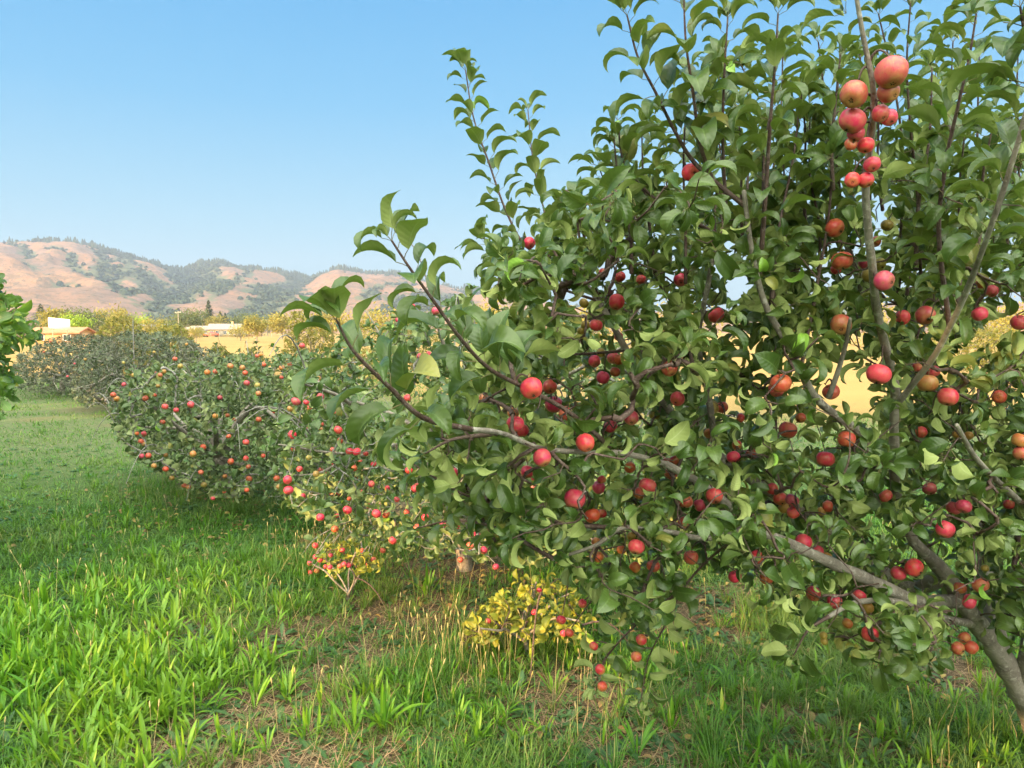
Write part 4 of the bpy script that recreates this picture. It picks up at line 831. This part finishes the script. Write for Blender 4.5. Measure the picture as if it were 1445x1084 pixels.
M_FOREST = far_leaf_mat("far_forest", (.035, .055, .032), (.075, .095, .045), None, .1, .9)
tag(acc.build('hillside_woods', M_FOREST, smooth=False), 'far-off dark woods in the folds and along the ridge of the dry hills', 'woods', kind='stuff')

# =========================== the valley floor: houses, trees, pole ===========================
def box(acc, x0, x1, y0, y1, z0, z1, mi=0):
    V = [(x, y, z) for x in (x0, x1) for y in (y0, y1) for z in (z0, z1)]
    acc.raw(V, [(0, 1, 3, 2), (4, 6, 7, 5), (0, 4, 5, 1), (2, 3, 7, 6), (0, 2, 6, 4), (1, 5, 7, 3)], mi=mi)
M_CREAM = flat_mat("cream_wall", (.46, .35, .17), (.52, .40, .21), .8, 1.); M_ORANGE = flat_mat("ochre_wall", (.50, .28, .12), (.56, .34, .16), .8, 1.)
M_ROOF = flat_mat("grey_roof", (.22, .19, .17), (.32, .27, .24), .8, 2.); M_TERRA = flat_mat("red_roof", (.42, .16, .08), (.50, .22, .12), .8, 2.); M_SHEET = flat_mat("white_sheet", (.72, .70, .66), (.80, .78, .75), .5, .8)
M_PALE = flat_mat("pale_roof", (.24, .21, .18), (.34, .30, .26), .7, 1.); M_GLASS = flat_mat("window_glass", (.03, .04, .05), (.05, .06, .07), .1, 1., 0., 0., .6); M_WHITE = flat_mat("white_trim", (.75, .74, .70), (.8, .78, .74), .6, 3.)
M_WOODP = flat_mat("weathered_wood", (.30, .25, .19), (.40, .34, .26), .8, 3.); M_REDP = flat_mat("red_paint", (.55, .08, .04), (.60, .12, .06), .5, 2.); M_METAL = flat_mat("grey_metal", (.20, .21, .22), (.28, .29, .30), .5, 2., .1, .6)
def house(name, u, D, w, dpt, hw, hr, wall, roof, label, rot=0., wins=(), door=None, cat='house', overhang=.4, chimney=False, hip=False, gable_front=False):
    a = math.atan((u-722.5)/F); root = empty(name, (D*math.tan(a), D, 0)); tag(root, label, cat)
    def fin(A, nm, mat, par=root):
        o = A.build(nm, mat, None, smooth=False); o.parent = par; return o
    A = Acc(); box(A, -w/2, w/2, 0, dpt, 0, hw); A.raw([(-w/2, 0, hw), (-w/2, dpt, hw), (-w/2, dpt/2, hw+hr*.97), (-w/2, dpt/2, hw+hr*.97)], [(0, 1, 2, 3)]); A.raw([(w/2, 0, hw), (w/2, dpt/2, hw+hr*.97), (w/2, dpt/2, hw+hr*.97), (w/2, dpt, hw)], [(0, 3, 2, 1)]); fin(A, 'wall', wall)
    A = Acc(); e = overhang; hx = dpt*.35 if hip else 0
    for s_ in (0, 1):
        ya, yb_ = (-e, dpt/2) if s_ == 0 else (dpt+e, dpt/2); za = hw - e*hr/(dpt/2); zb = hw + hr
        for dz in (0, .18): A.raw([(-w/2-e, ya, za+dz), (w/2+e, ya, za+dz), (w/2+e-hx, yb_, zb+dz), (-w/2-e+hx, yb_, zb+dz)], [(0, 1, 2, 3)])
        A.raw([(-w/2-e, ya, za), (w/2+e, ya, za), (w/2+e, ya, za+.18), (-w/2-e, ya, za+.18)], [(0, 1, 2, 3)])
    for s_ in (-1, 1):
        x_ = s_*(w/2+e); x2 = x_ - s_*hx; zc = hw - e*hr/(dpt/2)
        if hip: A.raw([(x_, -e, zc+.1), (x_, dpt+e, zc+.1), (x2, dpt/2, hw+hr+.1), (x2, dpt/2, hw+hr+.1)], [(0, 1, 2, 3)])
        else:
            A.raw([(x_, -e, zc), (x_, -e, zc+.18), (x_, dpt/2, hw+hr+.18), (x_, dpt/2, hw+hr)], [(0, 1, 2, 3)]); A.raw([(x_, dpt+e, zc), (x_, dpt+e, zc+.18), (x_, dpt/2, hw+hr+.18), (x_, dpt/2, hw+hr)], [(0, 1, 2, 3)])
    ro = fin(A, 'roof', roof)
    if chimney: A = Acc(); box(A, w*.2, w*.2+.6, dpt*.4, dpt*.4+.6, hw+hr*.5, hw+hr+.9); fin(A, 'chimney', M_ORANGE, ro)
    for (x_, z_, ww, wh) in wins:
        A = Acc(); t = .08
        box(A, x_-ww/2-t, x_+ww/2+t, -.06, .01, z_+wh, z_+wh+t); box(A, x_-ww/2-t, x_+ww/2+t, -.09, .01, z_-t, z_); box(A, x_-ww/2-t, x_-ww/2, -.06, .01, z_, z_+wh); box(A, x_+ww/2, x_+ww/2+t, -.06, .01, z_, z_+wh); box(A, x_-.03, x_+.03, -.045, .01, z_, z_+wh)
        f_ = fin(A, 'window', M_WHITE); A = Acc(); box(A, x_-ww/2, x_+ww/2, -.02, .012, z_, z_+wh); fin(A, 'pane', M_GLASS, f_)
    if door: A = Acc(); box(A, door-.5, door+.5, -.05, .02, .05, 2.1); fin(A, 'door', M_WOODP)
    root.rotation_euler[2] = rot; return root
house('house', 316, 240, 9.8, 6.5, 2.4, 1.6, M_CREAM, M_ROOF, 'long cream house with a grey gabled roof glowing in the low sun', .12, [(-3.6, .8, .9, 1.), (-1.9, .8, .9, 1.), (.5, .8, 1., 1.), (2.3, .8, 1., 1.), (3.9, .8, .8, 1.)], -.7, chimney=True)
house('house', 266, 225, 4.6, 5.5, 1.9, 1.3, M_PALE, M_PALE, 'pale hip roofed shed beside the white utility pole', -.2, [(-1, .9, .9, 1.)], 1.2, 'shed', hip=True)
house('house', 284, 262, 5.5, 5, 2.3, 1.2, M_CREAM, M_ROOF, 'small cream house between the pale shed and the long house', .0, [(-1.2, .8, .9, 1.), (1.2, .8, .9, 1.)], 0.)
house('house', 350, 250, 7.5, 6, 2.0, 1.3, M_ORANGE, M_TERRA, 'low house with a red tiled roof right of the long cream house', .1, [(-2, .7, 1., 1.), (1.6, .7, 1., 1.)], 0., hip=True)
house('house', 203, 120, 6.5, 6.0, 1.5, 1.2, M_PALE, M_METAL, 'pale low farm building behind the dark apple tree tops', -.1, [(-2.4, .5, .9, .8), (2.4, .5, .9, .8)], 0., 'farm building')
house('house', 78, 100, 6.0, 4.5, 1.45, .6, M_ORANGE, M_TERRA, 'ochre farm house under the tilted white sheet panel', .1, [(-1.8, .45, .9, .7), (1.6, .45, .9, .7)])
# white panel on posts
pb = P(85, 500, 92); pb[2] = 0; root = empty('white_panel', pb); tag(root, 'big tilted white sheet panel on posts in front of the ochre house', 'panel')
A = Acc(); V = []
for x_, z_ in ((-1.35, 2.05), (1.35, 1.75), (1.4, 3.1), (-1.25, 3.35)): V += [(x_, 0 - (z_-2)*.12, z_), (x_, .06 - (z_-2)*.12, z_)]
A.raw(V, [(0, 2, 4, 6), (1, 7, 5, 3), (0, 1, 3, 2), (2, 3, 5, 4), (4, 5, 7, 6), (6, 7, 1, 0)]); o = A.build('sheet', M_SHEET, None, False); o.parent = root
for x_ in (-.9, .9): A = Acc(); tube(A, [(x_, .12, 0), (x_, .10, 2.9)], [.05, .05], 6); o = A.build('post', M_WOODP, None); o.parent = root
# utility pole
pb = P(253, 500, 215); pb[2] = 0; root = empty('utility_pole', pb); tag(root, 'pale wooden utility pole with a crossarm beside the pale shed', 'utility pole')
A = Acc(); tube(A, [(0, 0, 0), (0, 0, 4), (0, 0, 7.6)], [.12, .11, .09], 8); o = A.build('pole', M_WOODP, None); o.parent = root
A = Acc(); box(A, -.9, .9, -.19, -.1, 7.0, 7.16); o = A.build('crossarm', M_WOODP, None, False); o.parent = root
for x_ in (-.75, .35, .75): A = Acc(); tube(A, [(x_, -.145, 7.16), (x_, -.145, 7.26), (x_, -.145, 7.36)], [.05, .07, .03], 6); o = A.build('insulator', M_WHITE, None); o.parent = root
# parked vehicle
def car(u, D, mat, label, rot):
    pb = P(u, 500, D); pb[2] = 0; root = empty('parked_car', pb); tag(root, label, 'car'); root.rotation_euler[2] = rot
    A = Acc(); prof = [(-2.1, .45), (-2.15, .8), (-1.9, .95), (-1.2, 1.0), (-.6, 1.45), (.9, 1.5), (1.6, 1.02), (2.1, .9), (2.15, .5)]
    V = []; n = len(prof)
    for y_ in (-.8, .8): V += [(x_, y_*(.85 if z_ > 1.1 else 1), z_) for x_, z_ in prof]
    A.raw(V, [(i, i+1, n+i+1, n+i) for i in range(n-1)] + [(n-1, 0, n, 2*n-1)] + [(0, 8, 7, 1), (1, 7, 6, 2), (2, 6, 3, 3), (3, 6, 5, 4), (n, n+1, n+7, n+8), (n+1, n+2, n+6, n+7), (n+2, n+3, n+3, n+6), (n+3, n+4, n+5, n+6)]); o = A.build('body', mat, None, False); o.parent = root
    for s_ in (-1, 1): A = Acc(); A.raw([(-1.0, s_*.78, 1.06), (1.3, s_*.78, 1.06), (.8, s_*.715, 1.4), (-.6, s_*.715, 1.38)], [(0, 1, 2, 3)]); o = A.build('window', M_GLASS, None, False); o.parent = root
    for x_ in (-1.35, 1.35):
        for s_ in (-1, 1): A = Acc(); tube(A, [(x_, s_*.65, .33), (x_, s_*.67, .33), (x_, s_*.83, .33), (x_, s_*.84, .33)], [.02, .33, .33, .02], 12); o = A.build('wheel', M_CALYX, None); o.parent = root
car(299, 222, M_REDP, 'red car parked in front of the long cream house', .15)
car(285, 230, M_WHITE, 'white car parked left of the red car', -.3)
car(340, 226, M_METAL, 'silver car parked between the cream house and the red roofed house', .2)
# field fence
root = empty('field_fence', P(320, 486, 205)*np.array([1, 1, 0])); tag(root, 'thin wire fence with wooden posts across the golden field', 'fence')
for k in range(14): A = Acc(); x_ = -14 + k*2.4; tube(A, [(x_, 0, 0), (x_, 0, 1.25)], [.06, .06], 5); o = A.build('post', M_WOODP, None); o.parent = root
for z_ in (.5, .85, 1.15): A = Acc(); tube(A, [(-14, 0, z_), (17.2, 0, z_)], [.012, .012], 3); o = A.build('wire', M_METAL, None); o.parent = root
# trees of the valley floor
def round_tree(seed, u, D, h, w, mat, label, name='broadleaf_tree', th=.25, clumps=38, size=.11, kind='round', group='trees between the orchard and the hills'):
    rr_ = np.random.default_rng(seed); pb = P(u, 500, D); pb[2] = 0; root = empty(name, pb); tag(root, label, 'tree', group); h *= 1.2; w *= 1.7
    tk = Acc(); tube(tk, catmull([(0, 0, -.1), (.02*h, 0, h*th), (0, .02*h, h*.75)], 4), np.linspace(.035*h, .008*h, 9), 6)
    cr_ = Acc()
    if kind == 'round':
        cs = []
        for k in range(clumps):
            d = unit(rr_.normal(0, 1, 3)); c = d*rr_.random()**.4*np.array([w*.40, w*.40, h*(1-th)*.40]) + [0, 0, h*(.5+th*.5)]; cs.append(c)
            if k < 7: tube(tk, [(0, 0, h*th*.9), c*.5 + np.array([0, 0, h*th*.45]), c], [.014*h, .009*h, .003*h], 4)
        c = np.repeat(cs, 46, 0); p = c + rr_.normal(0, 1, c.shape)*w*.075; n = rr_.normal(0, 1, c.shape) + [0, 0, .6]; d = rr_.normal(0, 1, c.shape) - [0, 0, .2]
        M = frames(d, unit(n), h*size*.6*rr_.uniform(.6, 1.2, len(p))); cr_.inst(LT_FAR, M, p, np.repeat(rr_.random(clumps), 46)*.5 + rr_.random(len(p))*.5)
    else:
        n_ = 1500; z = rr_.random(n_)**.8; tier = .75 + .25*np.cos(z*60); rad = w*.5*(1-z)**.85*tier*np.sqrt(rr_.uniform(.25, 1, n_)); a = rr_.uniform(0, 6.28, n_)
        p = np.stack([rad*np.cos(a), rad*np.sin(a), h*(.08 + .92*z) - rad*.18], -1); d = np.stack([np.cos(a), np.sin(a), -.35 + 0*a], -1) + rr_.normal(0, .25, (n_, 3))
        M = frames(d, np.tile([0, 0, 1.], (n_, 1)), h*.075*(1.15-z*.8)); cr_.inst(LT_FAR, M, p, rr_.random(n_))
    tk.build('trunk', M_BARK, None).parent = root; cr_.build('crown', mat, None, False).parent = root; return root
LT_FAR = leaf_template(1, 2, width=.42, fold=.3, curl=.5, petiole=False); LT_FAR[0][-3:, 1] = [-.2, 0, .2]; LT_FAR[0][:3, 1] = [-.25, 0, .25]
M_FT1 = far_leaf_mat("olive_crown", (.07, .10, .03), (.15, .17, .05), None, .25); M_FT2 = far_leaf_mat("gold_crown", (.20, .19, .04), (.36, .30, .07), None, .3); M_FT3 = far_leaf_mat("lime_crown", (.20, .30, .03), (.32, .42, .04), None, .3); M_FT4 = far_leaf_mat("conifer_crown", (.04, .065, .03), (.08, .10, .04), None, .1)
FT = [(214, 90, 2.6, 2.6, M_FT2, 'round', 'low yellow bushy tree in front of the farm building, left'), (238, 95, 2.5, 3.0, M_FT1, 'round', 'low olive bushy tree below the utility pole'), (277, 120, 2.0, 2.4, M_FT2, 'round', 'very low yellow bushy tree in front of the pale shed'), (340, 130, 2.2, 3.0, M_FT2, 'round', 'low yellow bushy tree in front of the red roofed house'), (60, 150, 6.0, 5.5, M_FT4, 'conifer', 'dark conifer with drooping tiers left of the white panel'), (77, 130, 5.0, 3.4, M_FT2, 'round', 'tall narrow golden tree right behind the white panel'), (92, 150, 5.2, 5.5, M_FT1, 'round', 'brownish olive tree behind the white panel, right of the golden one'),
 (106, 125, 3.9, 3.6, M_FT3, 'round', 'yellow green tree at the right end of the white panel'), (125, 160, 5.0, 7., M_FT1, 'round', 'grey olive tree second right of the white panel'), (143, 170, 4.6, 6., M_FT1, 'round', 'low olive tree between the grey olive tree and the tall rounded golden one'),
 (163, 175, 6.2, 6.0, M_FT2, 'round', 'tall rounded golden tree above the pale farm building'), (172, 140, 4.6, 3.5, M_FT2, 'round', 'yellow tree in front of the tall rounded golden tree'), (183, 180, 4.4, 6., M_FT1, 'round', 'olive tree left of the lime green round tree'),
 (200, 150, 3.9, 4.2, M_FT3, 'round', 'lime green round tree above the farm building roof'), (222, 200, 4.2, 6, M_FT2, 'round', 'low golden tree right of the lime green tree'), (238, 230, 4.4, 6, M_FT1, 'round', 'low olive tree left of the utility pole'),
 (266, 270, 8.0, 9, M_FT1, 'round', 'large olive tree directly right of the utility pole'), (280, 290, 8.2, 7, M_FT1, 'round', 'dark olive tree right of the large one by the pole'), (288, 300, 5.0, 7, M_FT2, 'round', 'low golden tree behind the small cream house'),
 (296, 300, 12.0, 6.0, M_FT4, 'conifer', 'tall pointed conifer behind the long cream house'), (306, 290, 6.5, 7, M_FT2, 'round', 'golden tree at the foot of the tall conifer'), (312, 310, 8.6, 4.5, M_FT4, 'conifer', 'shorter conifer right of the tall pointed one'), (319, 312, 8.0, 4.2, M_FT4, 'conifer', 'smaller conifer, last right of the three behind the house'),
 (335, 320, 7.0, 10, M_FT1, 'round', 'broad olive tree behind the red roofed house'), (352, 330, 8.0, 11, M_FT1, 'round', 'bigger olive tree right behind the red roofed house'), (362, 110, 3.4, 2.6, M_FT2, 'round', 'yellow tree left of the leafy shoot tips, standing in the field'),
 (378, 300, 6.4, 10, M_FT1, 'round', 'olive tree behind the leftmost big leaves'), (398, 160, 5.0, 4.4, M_FT2, 'round', 'golden tree just behind the leftmost big leaves'), (455, 90, 3.8, 4.0, M_FT2, 'round', 'golden tree behind the left shoot of big leaves'), (520, 100, 3.9, 6., M_FT2, 'round', 'golden tree behind the second shoot of big leaves'),
 (585, 120, 3.6, 7., M_FT1, 'round', 'olive tree behind the middle of the leafy shoots'), (690, 95, 4.2, 6., M_FT2, 'round', 'golden tree under the last hill left of the big crown'), (835, 85, 3.6, 6., M_FT2, 'round', 'golden tree glimpsed under the crown, left of the open field'), (960, 100, 4.0, 8, M_FT2, 'round', 'golden tree glimpsed through the middle of the crown'),
 (1110, 90, 3.6, 8, M_FT2, 'round', 'golden tree glimpsed beyond the bright field'), (1260, 80, 3.4, 8, M_FT2, 'round', 'golden tree glimpsed behind the upright limb'), (1420, 70, 3.2, 6, M_FT2, 'round', 'golden tree glimpsed at the far right edge'), (28, 110, 2.8, 5, M_FT1, 'round', 'low olive tree beside the boughs at the left edge')]
for i, (u, D, h, w_, mt, kd, lb) in enumerate(FT): round_tree(200+i, u, D, h, w_, mt, lb, 'conifer_tree' if kd == 'conifer' else 'broadleaf_tree', kind=kd)

# =========================== unseen leafy hedge added behind the camera to shade the orchard ===========================
rg = np.random.default_rng(13)
dl = -SUNV[:2]/np.linalg.norm(SUNV[:2]); el_t = math.tan(SUN_EL); e_ = np.array([-dl[1], dl[0]])*-1.      # e_: along the occluder, to the right of the light
S0 = -12.5
TH = [(-40, 1.5), (-27, 2.2), (-24, 4.7), (-16, 5.4), (-11, 5.0), (-9, 4.6), (-6.5, 4.7), (-4.5, 5.6), (-2.5, 6.3), (0, 6.6), (3, 6.6), (12, 6.6)]
n = 46000; t_ = rg.uniform(-27, 11, n); Ht = np.interp(t_, [a for a, b in TH], [b for a, b in TH])*(1 + .10*(noise(t_*1.1, t_*0, 3, 2)-.5)*2); z_ = rg.random(n)**.8*Ht; s_ = S0 + rg.uniform(-.9, .9, n)
c = np.stack([s_*dl[0] + t_*e_[0], s_*dl[1] + t_*e_[1], z_], -1)
SPOTS = [(P(745, 850, 3.55), .48), (P(690, 880, 3.5), .16), (P(1450, 1050, 2.72), -.03), (P(455, 795, 4.1), .26), (P(530, 785, 4.2), .18), (gp(625, 870), .16), (P(450, 770, 4.), .2), (P(520, 760, 4.2), .14), (gp(105, 572, .2), .5), (P(640, 930, 3.1), .18), (P(30, 450, 4.4), .12), (gp(420, 790, .1), .22), (P(250, 590, 15), .2)]
ok = np.ones(n, bool)
for pt, r_ in SPOTS:
    q = c - pt; t2 = q @ SUNV; off = np.linalg.norm(q - t2[:, None]*SUNV, axis=1); ok &= ~((off < r_ + .33) & (t2 > 0))  # gaps cut in the leaves to drop sun patches on chosen points
c = c[ok]; n = len(c)
hb = np.array([S0*dl[0] - 8*e_[0], S0*dl[1] - 8*e_[1], 0]); root = empty('occluder', hb); tag(root, 'unseen leafy hedge behind the viewer that keeps the orchard in shade', 'occluder')
acc = Acc(); d = rg.normal(0, 1, (n, 3)); nn = rg.normal(0, .6, (n, 3)) + np.array([dl[0], dl[1], .2]); M = frames(d, unit(nn), rg.uniform(.22, .34, n)); acc.inst(LT_FAR, M, c, rg.random(n)); acc.build('crown', M_DARK, root)
acc = Acc()
for k in range(20): t0_ = -26 + k*1.9; q = np.array([S0*dl[0] + t0_*e_[0], S0*dl[1] + t0_*e_[1], 0]); hh = np.interp(t0_, [a for a, b in TH], [b for a, b in TH]); tube(acc, [q, q + [0, 0, hh*.5], q + [0, 0, hh*.85]], [.10, .07, .02], 6)
tag(acc.build('stems', M_BARK, root), kind='stuff')

# =========================== haze ===========================
m = N("haze"); pv = m.n('VolumePrincipled', {'Color': (.37, .45, .64), 'Density': 2.2e-4, 'Anisotropy': .0})
m.t.links.new(pv.outputs[0], m.out.inputs[1]); A = Acc(); box(A, -4600, 4600, -400, 4400, -12, 420)
o = A.build('haze', m.m, None, False); tag(o, 'thin blue haze lying over the valley', 'haze', kind='stuff')
